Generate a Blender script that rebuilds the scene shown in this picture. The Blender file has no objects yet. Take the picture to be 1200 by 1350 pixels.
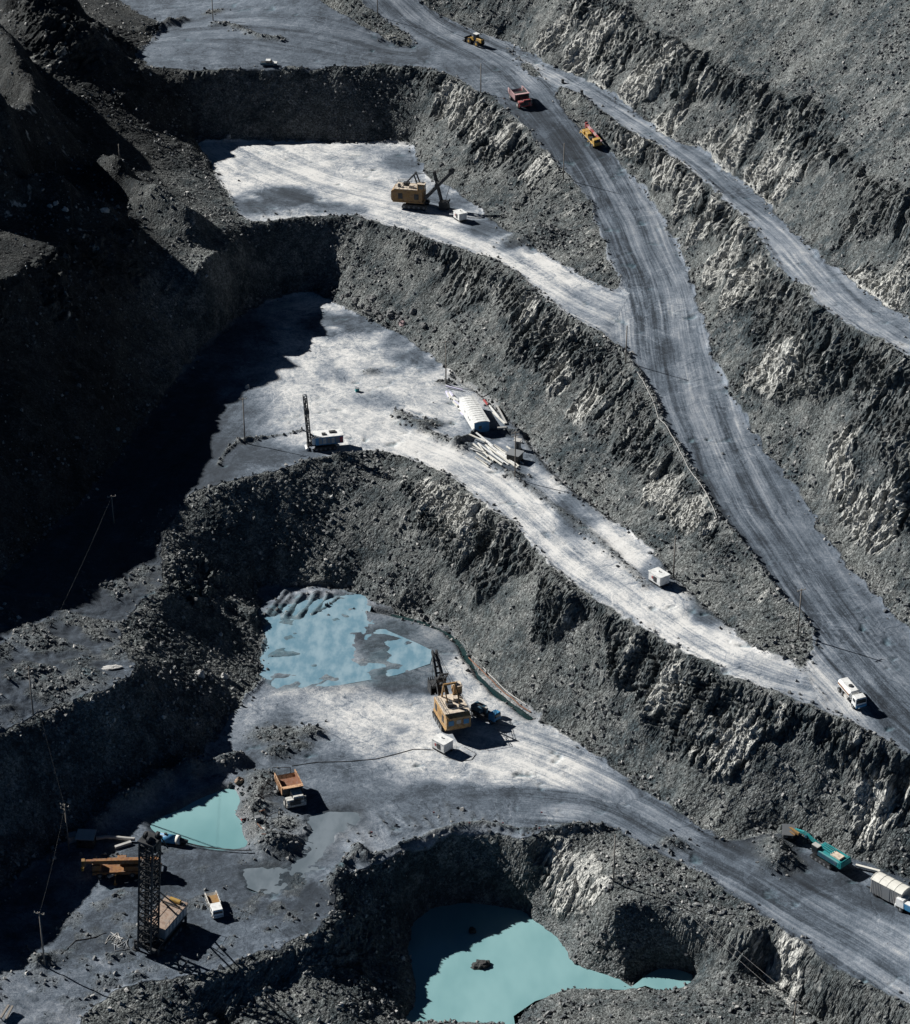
import bpy, bmesh, math, random
import numpy as np
from mathutils import Vector, Matrix
R = math.radians
scene = bpy.context.scene
COL = scene.collection
# ---------------------------------------------------------------- camera
CAMZ, PITCH, FPX = 250.0, 28.0, 3000.0
cd = bpy.data.cameras.new('camera'); cam = bpy.data.objects.new('camera', cd); COL.objects.link(cam)
cam.location = (0, 0, CAMZ); cam.rotation_euler = (R(90 - PITCH), 0, 0)
cd.sensor_fit = 'HORIZONTAL'; cd.sensor_width = 36; cd.lens = FPX / 1200 * 36
cd.clip_start = 1; cd.clip_end = 20000
scene.camera = cam
# ---------------------------------------------------------------- sky and sun
SUN_EL, SUN_AZ = 33.0, (-0.87, 0.49)            # sun stands to the left and beyond
ca = math.cos(R(SUN_EL)); nrm = math.hypot(*SUN_AZ)
SUN = np.array([SUN_AZ[0] / nrm * ca, SUN_AZ[1] / nrm * ca, math.sin(R(SUN_EL))])
wd = bpy.data.worlds.new('World'); scene.world = wd; wd.use_nodes = True
nt = wd.node_tree; bg = nt.nodes['Background']
sk = nt.nodes.new('ShaderNodeTexSky'); sk.sky_type = 'NISHITA'; sk.sun_disc = False
sk.sun_elevation = R(SUN_EL); sk.sun_rotation = math.atan2(SUN[0], SUN[1])
sk.altitude = 3000; sk.air_density = 0.14; sk.dust_density = 0.0; sk.ozone_density = 2.0
tint = nt.nodes.new('ShaderNodeVectorMath'); tint.operation = 'MULTIPLY'; tint.inputs[1].default_value = (.55, 1.05, 1.15)   # teal tint on the sky light, added to colour the shade
nt.links.new(sk.outputs[0], tint.inputs[0]); nt.links.new(tint.outputs[0], bg.inputs[0]); bg.inputs[1].default_value = 0.06
ld = bpy.data.lights.new('sun', 'SUN'); ld.energy = 5.0; ld.angle = R(0.5); ld.color = (1.0, 0.985, 0.95)
sun = bpy.data.objects.new('sun', ld); COL.objects.link(sun)
sun.rotation_euler = Vector(SUN).to_track_quat('Z', 'Y').to_euler()
scene.view_settings.view_transform = 'Standard'; scene.view_settings.look = 'None'
scene.view_settings.exposure = 0.62; scene.view_settings.gamma = 1
scene.render.engine = 'CYCLES'
scene.cycles.use_denoising = True; scene.cycles.max_bounces = 4; scene.cycles.diffuse_bounces = 1
scene.cycles.use_adaptive_sampling = True; scene.cycles.adaptive_threshold = 0.02
# ---------------------------------------------------------------- surveying: where a point of known height lies
SP, CP = math.sin(R(PITCH)), math.cos(R(PITCH))
def W(px, py, z):
    u, v = (px - 600) / FPX, (py - 675) / FPX
    t = (z - CAMZ) / (-SP - v * CP)
    return np.array([u * t, t * (CP - v * SP), z])
def pix(x, y, z):
    d = y * CP - (z - CAMZ) * SP
    v = -(z - CAMZ) * CP - y * SP
    return 600 + FPX * x / d, 675 + FPX * v / d
def arc(pts, za, zb=None, n=1.0):
    """picture polyline with height za -> zb (or a list of heights) as dense world points"""
    m = len(pts)
    if zb is None: zz = [za] * m if not isinstance(za, (list, tuple)) else list(za)
    else:
        s = [0]
        for a, b in zip(pts, pts[1:]): s.append(s[-1] + math.hypot(b[0] - a[0], b[1] - a[1]))
        zz = [za + (zb - za) * q / s[-1] for q in s]
    return np.array([W(p[0], p[1], z) for p, z in zip(pts, zz)])
# levels of the benches
ZA, ZB, ZC, ZD, ZE = 54.0, 36.0, 19.0, 0.0, -12.0
crestA = arc([(195,90),(250,91),(350,91),(450,89),(520,88),(550,87)], ZA)
_h = [(550,87),(587,97),(613,110),(647,127),(673,150),(700,177),(720,200),(747,230),(770,257),(787,293),(795,320),(803,345),(815,367),(830,386)]
def zh(pts): return [float(np.interp(p[1], [0,50,87,130,200,290,386,448,560,700,800,866,937,1000,1070], [60,54.6,54,52.3,47.5,41.8,37,35.4,31,26,22.4,20,18.6,17.4,16])) for p in pts]
def zu(pts): return [float(np.interp(p[1], [50,75,117,150,217,267,307,360,400,473,540], [54.6,54.2,53.5,52.6,52.5,53,53.5,54.3,55,56,57])) for p in pts]
haulL1 = arc(_h, zh(_h))
toeB = arc([(255,187),(300,187),(340,185),(400,187),(460,188),(520,188),(543,190),(555,213),(563,233),(600,250),(633,272),(660,298),(683,313),(720,335),(760,357),(795,378),(830,388)], ZB)
crestB = arc([(325,296),(360,292),(400,288),(440,284),(467,283),(487,290),(533,305),(573,319),(617,332),(647,341),(677,358),(700,377),(717,397),(737,410),(767,427),(800,448)], ZB)
_q = [(800,448),(820,459),(840,487),(860,523),(877,563),(897,593),(917,630),(933,660),(943,677),(962,700),(987,730),(1007,760),(1033,797),(1053,813),(1071,838),(1073,855),(1060,866)]
haulL2 = arc(_q, zh(_q))
toeC = arc([(320,412),(345,400),(380,388),(410,384),(450,403),(490,423),(533,443),(573,473),(602,492),(633,510),(657,533),(683,557),(710,593),(733,620),(760,643),(787,664),(825,695),(857,720),(883,747),(900,767),(933,797),(967,823),(987,847),(1013,863),(1047,869)], ZC, ZC + 1)
crestC = arc([(400,612),(440,604),(475,598),(510,599),(543,607),(577,623),(607,643),(627,660),(650,676),(677,690),(693,710),(710,733),(727,753),(750,773),(777,787),(800,802),(833,820),(867,840),(900,857),(933,877),(957,890),(987,907),(1033,920),(1083,937)], ZC)
_q = [(1083,937),(1117,950),(1150,970),(1177,983),(1200,997),(1260,1030),(1330,1070)]
haulL3 = arc(_q, zh(_q))
armC = arc([(400,612),(350,624),(300,637),(270,645),(248,657),(235,675),(225,690),(217,705),(212,730),(214,755),(222,772),(206,786),(180,800),(160,822),(156,845),(170,862),(183,878),(170,893),(120,918),(75,933),(43,946),(0,970),(-40,985),(-90,995),(-150,1005),(-200,1045),(-260,1090),(-340,1140)], [19,18.7,18,17,15.8,14.5,13.8,13.4,13,13,13,13,13,13.2,13.6,14,14.5,15,15.4,15.2,15.2,16.5,18.5,21,24,24.5,24.5,24.5])
toeD = arc([(345,776),(400,772),(470,778),(493,795),(517,803),(560,812),(590,822),(607,838),(620,860),(632,880),(657,903),(683,922),(707,939),(733,959),(767,979),(800,1001),(820,1017),(850,1040),(883,1063),(917,1083),(950,1107),(980,1108),(1010,1100),(1045,1103),(1080,1118),(1110,1130),(1150,1142),(1200,1160),(1260,1185),(1340,1220)], ZD, ZD - 1)
toeDl = arc([(345,776),(335,797),(345,832),(346,870),(341,900),(300,945),(272,980),(258,1003),(232,1014),(205,1024),(182,1042),(150,1062),(122,1085),(96,1098),(60,1125),(10,1165),(-60,1210),(-160,1270)], ZD)
roadD = arc([(690,1113),(720,1103),(760,1095),(800,1092),(833,1107),(883,1133),(933,1163),(983,1195),(1017,1213),(1050,1237),(1083,1263),(1117,1287),(1150,1305),(1200,1328),(1280,1372),(1340,1400)], ZD, ZD - 2)
bowl = arc([(690,1113),(667,1100),(640,1096),(607,1097),(573,1107),(533,1125),(500,1138),(480,1147),(460,1152),(443,1168),(438,1185),(440,1205),(425,1225),(400,1240),(370,1252),(330,1262),(290,1280),(262,1290),(235,1291),(195,1294),(155,1305),(128,1325),(108,1350),(80,1390),(60,1430)], ZD)
shoreW = arc([(530,1352),(550,1327),(552,1310),(547,1277),(538,1250),(545,1215),(570,1196),(610,1190),(650,1194),(680,1199),(692,1200),(703,1213),(733,1237),(744,1253),(750,1270),(773,1278),(800,1285),(822,1298),(845,1282),(860,1276),(890,1276),(917,1283),(918,1288)], ZE)
shoreE = arc([(918,1288),(900,1300),(880,1304),(855,1302),(840,1297),(822,1302),(797,1300),(743,1300),(710,1313),(683,1333),(685,1352)], ZE)
ledge = arc([(700,1125),(715,1112),(760,1112),(800,1118),(835,1150),(870,1185),(910,1205),(960,1216),(1000,1232)], ZD - 1.2)
ledgeC = arc([(702,1130),(735,1128),(757,1138),(770,1150),(790,1172),(805,1197),(833,1190),(863,1188),(885,1197),(905,1210),(940,1222),(975,1240)], [-3,-2.5,-2.5,-2.5,-2,-1.5,-1.5,-1.5,-2,-2.5,-3,-3.5])
slopeE = arc([(1000,1280),(1050,1320),(1090,1350),(1150,1385)], -9)
moundE = arc([(860,1320),(800,1325),(745,1322),(720,1345)], ZE + 2.2)
moundE2 = arc([(740,1370),(820,1360),(900,1350),(960,1345)], ZE + 4)
rubW = arc([(470,1250),(478,1290),(470,1330),(455,1370)], ZE + 6)
rubW2 = arc([(380,1290),(360,1330),(350,1370)], ZE + 8)
fillE = arc([(290,1345),(300,1375)], ZE + 6)
_q = [(733,117),(737,133),(753,157),(767,167),(800,197),(820,217),(843,240),(863,267),(883,300),(900,333),(911,360),(924,397),(935,437),(949,480),(967,520),(987,553),(1007,587),(1033,617),(1053,650),(1073,677),(1083,703),(1110,730),(1133,760),(1160,790),(1200,827),(1290,910),(1340,955)]
haulR = arc(_q, zh(_q))
_q = [(733,115),(760,123),(800,153),(830,173),(867,193),(900,217),(933,243),(960,267),(980,283),(997,307),(1010,333),(1017,343),(1033,360),(1067,383),(1077,403),(1117,427),(1160,450),(1200,473),(1290,517),(1340,540)]
upL = arc(_q, zu(_q))
_q = [(660,50),(683,60),(710,77),(733,90),(765,100),(800,119),(820,133),(853,160),(893,187),(933,200),(957,227),(987,243),(1013,267),(1033,293),(1067,323),(1083,340),(1117,362),(1150,390),(1183,410),(1200,422),(1290,470),(1340,497)]
upR = arc(_q, zu(_q))
topR = arc([(660,50),(627,40),(587,23),(553,3),(520,-22),(450,-70)], [55,56,57.5,60,63,70])
topL = arc([(547,57),(533,43),(500,23),(470,0),(430,-30),(360,-80)], [55,56,58,61,65,72])
isleL = arc([(547,60),(527,63),(493,53),(450,37),(400,13),(340,-25),(280,-60)], ZA + .3)
isleT = arc([(525,54),(495,38),(450,15),(420,-5),(380,-32)], [56,58,60,62,64])
plateau = arc([(200,90),(190,82),(176,78),(183,66),(195,56),(215,36),(205,28),(180,17),(160,5),(120,-20),(80,-45)], ZA)
# upper right mountainside, offset from the upper road's foot
def offset(line, dist, dz, side=1):
    d = np.gradient(line[:, :2], axis=0); d /= np.linalg.norm(d, axis=1)[:, None] + 1e-9
    k = np.ones(5) / 5
    n = np.stack([-d[:, 1], d[:, 0]], 1) * side
    n = np.stack([np.convolve(np.pad(n[:, i], 2, 'edge'), k, 'valid') for i in (0, 1)], 1)
    n /= np.linalg.norm(n, axis=1)[:, None]
    o = line.copy(); o[:, :2] += n * dist; o[:, 2] += dz
    return o
up1 = offset(upR[2:], 14, 15); up2 = offset(upR[2:], 62, 49); up3 = offset(upR[2:], 130, 92); up4 = offset(upR[2:], 190, 128)
tp2 = offset(topR, 60, 42, -1); tp3 = offset(topR, 125, 86, -1)
# left mountainside: rays from the shadow edge on bench C fix how high its crest stands
def ray(px, py, z, t):
    return W(px, py, z) + SUN * t
crestL = np.array([ray(345,430,ZC,44), ray(345,455,ZC,48), ray(322,480,ZC,52), ray(300,510,ZC,55), ray(277,545,ZC,57), ray(279,590,ZC,60), ray(268,625,17.5,64), ray(250,652,16,70), ray(226,690,14,78), ray(205,735,13.2,84), ray(130,780,14,80), ray(60,830,14.5,80), ray(0,865,15.5,84), ray(-60,900,16,90), ray(-160,960,20,95)])
toeBl = arc([(255,187),(272,213),(288,240),(302,262),(314,285),(325,296)], ZB)
midBl = arc([(250,172),(250,200),(243,225),(230,226),(205,234),(190,240)], [41,40,39.5,40,42,43])
toeCl = arc([(320,412),(270,455),(232,500),(190,555),(150,610),(105,665),(60,705),(0,765),(-60,815),(-130,850),(-250,900)], [19,19,18.5,17.5,16.5,15.5,15,15.5,18,24,28])
wallB = arc([(325,300),(300,330),(262,345)], [35,36,39])
ridge1 = arc([(200,92),(150,60),(110,35),(75,5),(40,-25)], [55,61,67,73,78])
def P3(*a): return np.array([W(*q) for q in a])
back = np.array([crestL[0] + [-60, 30, 12], crestL[4] + [-60, 30, 14], crestL[8] + [-60, 30, 10], crestL[12] + [-60, 30, 5]])
LINES = [crestA, haulL1, toeB, crestB, haulL2, toeC, crestC, haulL3, armC, toeD, toeDl, roadD, bowl, shoreW, shoreE, ledge, ledgeC, slopeE, moundE, moundE2, rubW, rubW2, fillE,
         haulR, upL, upR, topR, topL, isleL, isleT, plateau, up1, up2, up3, up4, tp2, tp3, crestL, toeBl, midBl, toeCl, wallB, ridge1, back]
# ---------------------------------------------------------------- base relief: breaklines relaxed to a smooth surface
GX0, GX1, GY0, GY1, GS = -330.0, 300.0, 270.0, 900.0, 0.8
NX, NY = int((GX1 - GX0) / GS) + 1, int((GY1 - GY0) / GS) + 1
sz = np.zeros((NY, NX)); sc = np.zeros((NY, NX))
def densify(l, step=0.35):
    out = []
    for a, b in zip(l, l[1:]):
        n = max(2, int(np.linalg.norm(b - a) / step))
        out.append(a + (b - a) * np.linspace(0, 1, n, endpoint=False)[:, None])
    out.append(l[-1:]); return np.concatenate(out)
for l in LINES:
    d = densify(l)
    ix = np.round((d[:, 0] - GX0) / GS).astype(int); iy = np.round((d[:, 1] - GY0) / GS).astype(int)
    ok = (ix >= 0) & (ix < NX) & (iy >= 0) & (iy < NY)
    np.add.at(sz, (iy[ok], ix[ok]), d[ok, 2]); np.add.at(sc, (iy[ok], ix[ok]), 1)
# far rim beyond everything: gently rolling heights
def relax(sz, sc, levels=6, iters=(60, 80, 150, 250, 400, 600, 800)):
    pyr = [(sz, sc)]
    for _ in range(levels):
        a, b = pyr[-1]
        h, w = (a.shape[0] + 1) // 2 * 2, (a.shape[1] + 1) // 2 * 2
        a = np.pad(a, ((0, h - a.shape[0]), (0, w - a.shape[1]))); b = np.pad(b, ((0, h - b.shape[0]), (0, w - b.shape[1])))
        f = lambda q: q[0::2, 0::2] + q[1::2, 0::2] + q[0::2, 1::2] + q[1::2, 1::2]
        pyr.append((f(a), f(b)))
    z = None
    for k in range(levels, -1, -1):
        a, b = pyr[k]; fix = b > 0; val = np.where(fix, a / np.maximum(b, 1e-9), 0)
        if z is None: z = np.full(a.shape, val[fix].mean())
        else:
            z = np.repeat(np.repeat(z, 2, 0), 2, 1)[:a.shape[0], :a.shape[1]]
        z = np.where(fix, val, z)
        for it in range(iters[k]):
            p = np.pad(z, 1, 'edge')
            n = (p[:-2, 1:-1] + p[2:, 1:-1] + p[1:-1, :-2] + p[1:-1, 2:]) * .25
            z = np.where(fix, val, n)
    return z
Z0 = relax(sz, sc)
rz_, rc_ = np.zeros((NY, NX)), np.zeros((NY, NX))
for v, ls in ((1, [crestA, haulL1, haulL2, haulL3, crestB, crestC, armC, roadD, bowl, ledgeC, upL, isleT]), (0, [toeB, toeC, toeD, toeDl, shoreW, shoreE, haulR, upR, toeCl, topR, isleL, toeBl]), (.85, [up1]), (.25, [offset(upR[2:], 21, 20), offset(topR, 25, 18, -1)]), (.08, [up2, tp2]), (.05, [up3]), (.6, [crestL])):
    for l in ls:
        d = densify(l); ix = np.round((d[:, 0] - GX0) / GS).astype(int); iy = np.round((d[:, 1] - GY0) / GS).astype(int)
        ok = (ix >= 0) & (ix < NX) & (iy >= 0) & (iy < NY); np.add.at(rz_, (iy[ok], ix[ok]), v); np.add.at(rc_, (iy[ok], ix[ok]), 1)
REL = relax(rz_, rc_, iters=(40, 60, 100, 150, 250, 400, 600))
# ---------------------------------------------------------------- floors as polygons on the same raster
gx = GX0 + GS * np.arange(NX); gy = GY0 + GS * np.arange(NY)
GXX, GYY = np.meshgrid(gx, gy)
def pip(poly, X=None, Y=None):
    X = GXX if X is None else X; Y = GYY if Y is None else Y
    ins = np.zeros(X.shape, bool); n = len(poly)
    for i in range(n):
        x0, y0 = poly[i][:2]; x1, y1 = poly[(i + 1) % n][:2]
        if y0 == y1: continue
        c = ((y0 > Y) != (y1 > Y)) & (X < (x1 - x0) * (Y - y0) / (y1 - y0) + x0)
        ins ^= c
    return ins
J = lambda *a: np.concatenate(a)
polyA = J(crestA, topL[:1] * 0 + W(555,80,ZA), isleL, P3((250,-60,ZA),(160,-60,ZA)), plateau[::-1])
polyB = J(toeB, haulL2[:1], crestB[::-1], toeBl[::-1][:-1])
polyC = J(toeC, haulL3[:1], crestC[::-1], armC[1:], toeCl[::-1])
polyHaul = J(topL[::-1], P3((552,70,ZA)), haulL1, haulL2, haulL3, haulR[::-1], P3((700,100,53.5)), upR[:1], topR)
polyUp = J(upL[::-1], upR)
polyD = J(toeD, roadD[::-1], bowl, toeDl[::-1])
FLOORS = dict(A=polyA, B=polyB, C=polyC, H=polyHaul, U=polyUp, D=polyD)
def blur(a, r, n=2):
    a = a.astype(float)
    for _ in range(n):
        for ax in (0, 1):
            c = np.cumsum(np.pad(a, [(r + 1, r) if i == ax else (0, 0) for i in (0, 1)], 'edge'), axis=ax)
            a = (np.take(c, range(2 * r + 1, c.shape[ax]), ax) - np.take(c, range(0, c.shape[ax] - 2 * r - 1), ax)) / (2 * r + 1)
    return a
RAW = {k: pip(p) for k, p in FLOORS.items()}
RAW['B'] &= ~RAW['H']; RAW['C'] &= ~RAW['H']; RAW['A'] &= ~RAW['H']; RAW['U'] &= ~RAW['H']
SOFT = {k: blur(m, 1) for k, m in RAW.items()}
floor_all = np.zeros_like(Z0, bool)
for m in RAW.values(): floor_all |= m
FLR = blur(floor_all, 2)
# settle floors: smooth heights inside floors and round the crests a little
Zs = blur(Z0, 1, 1)
Zf = blur(Z0, 3, 2)
wf = blur(floor_all & (blur(floor_all, 4, 1) > .999), 3, 1)
Z1 = Zs * (1 - wf) + Zf * wf
def samp(F, x, y):
    fx = np.clip((x - GX0) / GS, 0, NX - 1.001); fy = np.clip((y - GY0) / GS, 0, NY - 1.001)
    ix = fx.astype(int); iy = fy.astype(int); fx = fx - ix; fy = fy - iy
    return (F[iy, ix] * (1 - fx) + F[iy, ix + 1] * fx) * (1 - fy) + (F[iy + 1, ix] * (1 - fx) + F[iy + 1, ix + 1] * fx) * fy
# ---------------------------------------------------------------- noise
def _h(ix, iy, iz, s):
    h = (ix.astype(np.uint32) * np.uint32(374761393)) ^ (iy.astype(np.uint32) * np.uint32(668265263)) ^ (iz.astype(np.uint32) * np.uint32(2147483647)) ^ np.uint32(s * 974634777 & 0xffffffff)
    h = (h ^ (h >> np.uint32(13))) * np.uint32(1274126177); h = (h ^ (h >> np.uint32(16))) * np.uint32(2246822519); h ^= h >> np.uint32(13)
    return (h & np.uint32(0xffffff)).astype(np.float32) / np.float32(0xffffff)
def vn(x, y, z, s=0):
    xf, yf, zf = np.floor(x), np.floor(y), np.floor(z)
    ix, iy, iz = xf.astype(np.int64), yf.astype(np.int64), zf.astype(np.int64)
    u, v, w = x - xf, y - yf, z - zf
    u = u * u * (3 - 2 * u); v = v * v * (3 - 2 * v); w = w * w * (3 - 2 * w)
    r = 0
    for a in (0, 1):
        for b in (0, 1):
            for c in (0, 1):
                r = r + _h(ix + a, iy + b, iz + c, s) * (u if a else 1 - u) * (v if b else 1 - v) * (w if c else 1 - w)
    return r * 2 - 1
def fbm(x, y, z, o=4, s=0, g=.5):
    r = 0; a = 1; t = 0
    for k in range(o):
        r = r + a * vn(x * 2**k + 17.3 * k, y * 2**k, z * 2**k, s + k); t += a; a *= g
    return r / t * 1.4
def ridged(x, y, z, o=4, s=0):
    r = 0; a = 1; t = 0
    for k in range(o):
        r = r + a * (1 - 2 * np.abs(vn(x * 2.1**k, y * 2.1**k + 9.1 * k, z * 2.1**k, s + k))); t += a; a *= .5
    return r / t
def cells(x, y, z, s=0):
    xf, yf, zf = np.floor(x), np.floor(y), np.floor(z)
    best = np.full(x.shape, 9., np.float32); second = best.copy(); rid = np.zeros(x.shape, np.float32)
    for a in (-1, 0, 1):
        for b in (-1, 0, 1):
            for c in (-1, 0, 1):
                ix, iy, iz = (xf + a).astype(np.int64), (yf + b).astype(np.int64), (zf + c).astype(np.int64)
                d = (ix + _h(ix, iy, iz, s) - x)**2 + (iy + _h(ix, iy, iz, s + 1) - y)**2 + (iz + _h(ix, iy, iz, s + 2) - z)**2
                n = d < best
                second = np.where(n, best, np.minimum(second, d)); rid = np.where(n, _h(ix, iy, iz, s + 3), rid); best = np.where(n, d, best)
    return np.sqrt(best), np.sqrt(second), rid
def sstep(a, b, x):
    t = np.clip((x - a) / (b - a), 0, 1); return t * t * (3 - 2 * t)
# ---------------------------------------------------------------- ground mesh, finest where it is nearest
DU = 0.00072
us = np.concatenate([-.27 - np.arange(60, 0, -1) * .0028, np.arange(-.27, .27, DU), .27 + np.arange(0, 30) * .0028])
ys = np.exp(np.arange(math.log(282), math.log(840), DU))
U, Y = np.meshgrid(us, ys); X = U * Y
NR, NC = X.shape
Xf, Yf = X.ravel(), Y.ravel()
H0 = samp(Z1, Xf, Yf)
gyr, gxr = np.gradient(blur(Z1, 1, 1), GS)
nx_, ny_ = -samp(gxr, Xf, Yf), -samp(gyr, Xf, Yf); ln = np.sqrt(nx_**2 + ny_**2 + 1)
slope = np.sqrt(nx_**2 + ny_**2)
nx_, ny_, nz_ = nx_ / ln, ny_ / ln, 1 / ln
fl = samp(FLR, Xf, Yf)
wig = fbm(Xf / 3, Yf / 3, H0 / 3, 3, 5)
wig2 = fbm(Xf / 7, Yf / 7, H0 / 7, 3, 6); off = 1 - sstep(.30, .85, fl + wig * .18 + wig2 * .16)                 # 1 on slopes, 0 on floors
# pale outcrops
def blobs(lst):
    m = np.zeros(Xf.shape)
    for px, py, z, rx in lst:
        c = W(px, py, z); m = np.maximum(m, np.exp(-((Xf - c[0])**2 + (Yf - c[1])**2) / rx**2))
    return m
PALE = [(735,30,64,7),(775,55,62,9),(790,30,72,7),(840,75,66,8),(880,100,68,8),(930,120,70,9),(965,165,64,8),(1000,150,72,9),(1005,200,62,7),(1030,190,68,7),(1060,260,70,6),(1100,280,70,7),(1130,255,76,7),(1165,250,80,8),(1185,290,74,7),
        (850,205,48,5),(880,235,48,5),(905,262,48,5),(930,290,48,5),(955,330,48,6),(980,355,50,6),(965,385,44,5),(1030,450,48,5),(1000,480,40,5),(1110,605,36,4),(1115,635,34,4),(1150,670,34,5),(1165,690,33,4),(1130,655,34,4),
        (590,135,48,5),(610,165,44,5),(640,180,44,5),(672,190,45,5),(700,235,42,4),(720,215,46,4),(870,630,28,4),(890,655,27,4),(912,668,27,4),(860,650,25,3),
        (560,665,13,3.5),(580,690,10,4),(605,705,10,4),(650,690,14,4),(625,730,8,4),(700,690,16,3),(735,1155,-7,4),(765,1165,-6,5),(785,1195,-7,4),(750,1200,-10,4),
        (740,490,30,4),(770,520,30,5),(700,430,30,3.5),(880,930,9,3),(970,1000,8,4),(1150,1060,9,4),(1040,1260,-4,4),(900,1225,-1,2)]
pale = blobs(PALE)
# strata: slabs stretched along the dip
S = np.array([-.55, -.62, -.56]); S /= np.linalg.norm(S)
T = np.array([.78, -.62, 0.]); T -= S * T.dot(S); T /= np.linalg.norm(T); N3 = np.cross(S, T)
def strat(x, y, z, ks, kt, kn):
    return (x * S[0] + y * S[1] + z * S[2]) * ks, (x * T[0] + y * T[1] + z * T[2]) * kt, (x * N3[0] + y * N3[1] + z * N3[2]) * kn
hr = samp(REL, Xf, Yf)
SCREE = [(230,140,46,9),(290,140,46,10),(350,140,46,10),(410,140,46,10),(470,140,46,10),(525,140,46,8),(300,700,9,9),(345,690,9,9),(390,690,9,9),(440,690,9,9),(490,700,9,7),(290,640,12,8),(440,340,28,8),(490,350,28,7),(370,340,28,8),(320,330,28,8),(545,370,28,5),
         (470,1170,-4,7),(520,1160,-5,7),(570,1150,-6,7),(620,1145,-6,7),(660,1145,-6,6),(860,1230,-6,6),(820,1225,-6,5),(900,1235,-6,5),(300,860,8,12),(250,830,10,9),(220,900,9,10),(150,960,8,12),(60,1000,8,14),(680,800,10,5),(760,880,8,5),(1010,1040,8,6),(1000,740,24,4),(700,300,42,5),(950,560,33,4)]
scree = np.minimum(blobs(SCREE) * 1.3, 1)
rockm = sstep(.42, .66, hr + .42 * fbm(Xf / 19, Yf / 19, H0 / 19, 4, 31) + pale * .45 - scree * .9) * (1 - .6 * sstep(.90, 1.0, hr))
rockm = np.maximum(rockm, sstep(.3, .75, pale))
steep = sstep(.35, .7, slope)
hi = off > .01
disp = np.zeros(Xf.shape, np.float32)
xs, ys_, zs = Xf[hi], Yf[hi], H0[hi]
a1 = fbm(xs / 14, ys_ / 14, zs / 14, 3, 3)
p = strat(xs, ys_, zs, .035, .11, .11); a2 = ridged(*p, 2, 11); a2 = np.sign(a2) * np.abs(a2)**1.3
zz_ = 1 + .45 * vn(xs / 30, ys_ / 30, zs / 30, 48); p = strat(xs * zz_, ys_ * zz_, zs, .09, .33, .33); a3 = ridged(*p, 3, 15)
wx = .5 * vn(xs / 2, ys_ / 2, zs / 2, 45)
p = strat(xs + wx, ys_ + wx, zs, .10, .40, .36); f1, f2, rid = cells(*p, 41)
p = strat(xs + wx, ys_, zs + wx, .24, 1.2, 1.0); g1, g2, rid2 = cells(*p, 51)
q1, q2, rid3 = cells(xs / .8, ys_ / .8, zs / .8, 61)
rk = rockm[hi]; st = steep[hi]; rs = rk * st; low = (1 - .45 * sstep(-.4, -2, zs)) * (1 - .65 * scree[hi])
p = strat(xs, ys_, zs, .03, .22, .22); fan = ridged(*p, 3, 19)
disp[hi] = off[hi] * (low * (.25 + .75 * st) * (1.2 * a1 + 1.8 * a2 * (.3 + .7 * rk) + .8 * a3 * rk + .45 * fan * (1 - rk)) + low * rs * (1.5 * (rid - .5) + .8 * (rid2 - .5) - .4 * np.exp(-(f2 - f1) * 9) - .3 * np.exp(-(g2 - g1) * 7)) + (1 - .7 * rs) * (.20 * rid3 * (1 - q1 * 1.1)) + .09 * fbm(xs / .7, ys_ / .7, zs / .7, 2, 77))
sp = strat(xs, ys_, zs, .12, .55, .55); pf = fbm(*sp, 5, 81, .65)
palem = np.zeros(Xf.shape); palem[hi] = sstep(.18, .80, pale[hi] * .92 + .70 * pf - .5 * scree[hi] + .35 * (rid2 - .5) + .22 * (rid - .5) + .10 * rk) * (.15 + .85 * rk)
pale = palem
# floors: slight undulation, edge berms
base_f = (1 - off) * (.10 * fbm(Xf / 6, Yf / 6, H0 * 0, 3, 91) + .012 * fbm(Xf / .9, Yf / .9, H0 * 0, 2, 93))
berm = off * (1 - off) * 4 * sstep(0, .5, np.abs(fl - .5) * 0 + .5) * .45 * (0.4 + 0.6 * vn(Xf / 5, Yf / 5, H0 * 0, 97))
EXTRA = np.zeros(Xf.shape)
# ---------------------------------------------------------------- local relief: heaps, ditches, ponds
def segdist(x, y, L):
    best = np.full(x.shape, 1e9); tt = np.zeros(x.shape); sd = np.zeros(x.shape); acc = 0.
    for a, b in zip(L, L[1:]):
        dx, dy = b[0] - a[0], b[1] - a[1]; l2 = dx * dx + dy * dy + 1e-9; l = math.sqrt(l2)
        t = np.clip(((x - a[0]) * dx + (y - a[1]) * dy) / l2, 0, 1)
        d = np.hypot(x - a[0] - t * dx, y - a[1] - t * dy); m = d < best
        sg = ((x - a[0]) * dy - (y - a[1]) * dx) / l
        best = np.where(m, d, best); tt = np.where(m, acc + t * l, tt); sd = np.where(m, np.where(np.abs(sg) < d * 1.01, np.sign(sg) * d, sg), sd); acc += l
    return best, tt, sd
def near(L, r):
    L = np.asarray(L)
    return np.where((Xf > L[:, 0].min() - r) & (Xf < L[:, 0].max() + r) & (Yf > L[:, 1].min() - r) & (Yf < L[:, 1].max() + r))[0]
rough = np.zeros(Xf.shape); FEAT = np.zeros(Xf.shape)
def ridge_line(pts, z, w, h, rg=1.0):
    L = arc(pts, z); i = near(L, w * 2.5); d, t, _ = segdist(Xf[i], Yf[i], L)
    n = 1 + .35 * vn(t / 3.1, t * 0, t * 0, 7)
    k = np.exp(-(d / (w * n))**2); FEAT[i] += h * k * n; rough[i] = np.maximum(rough[i], k * rg)
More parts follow.
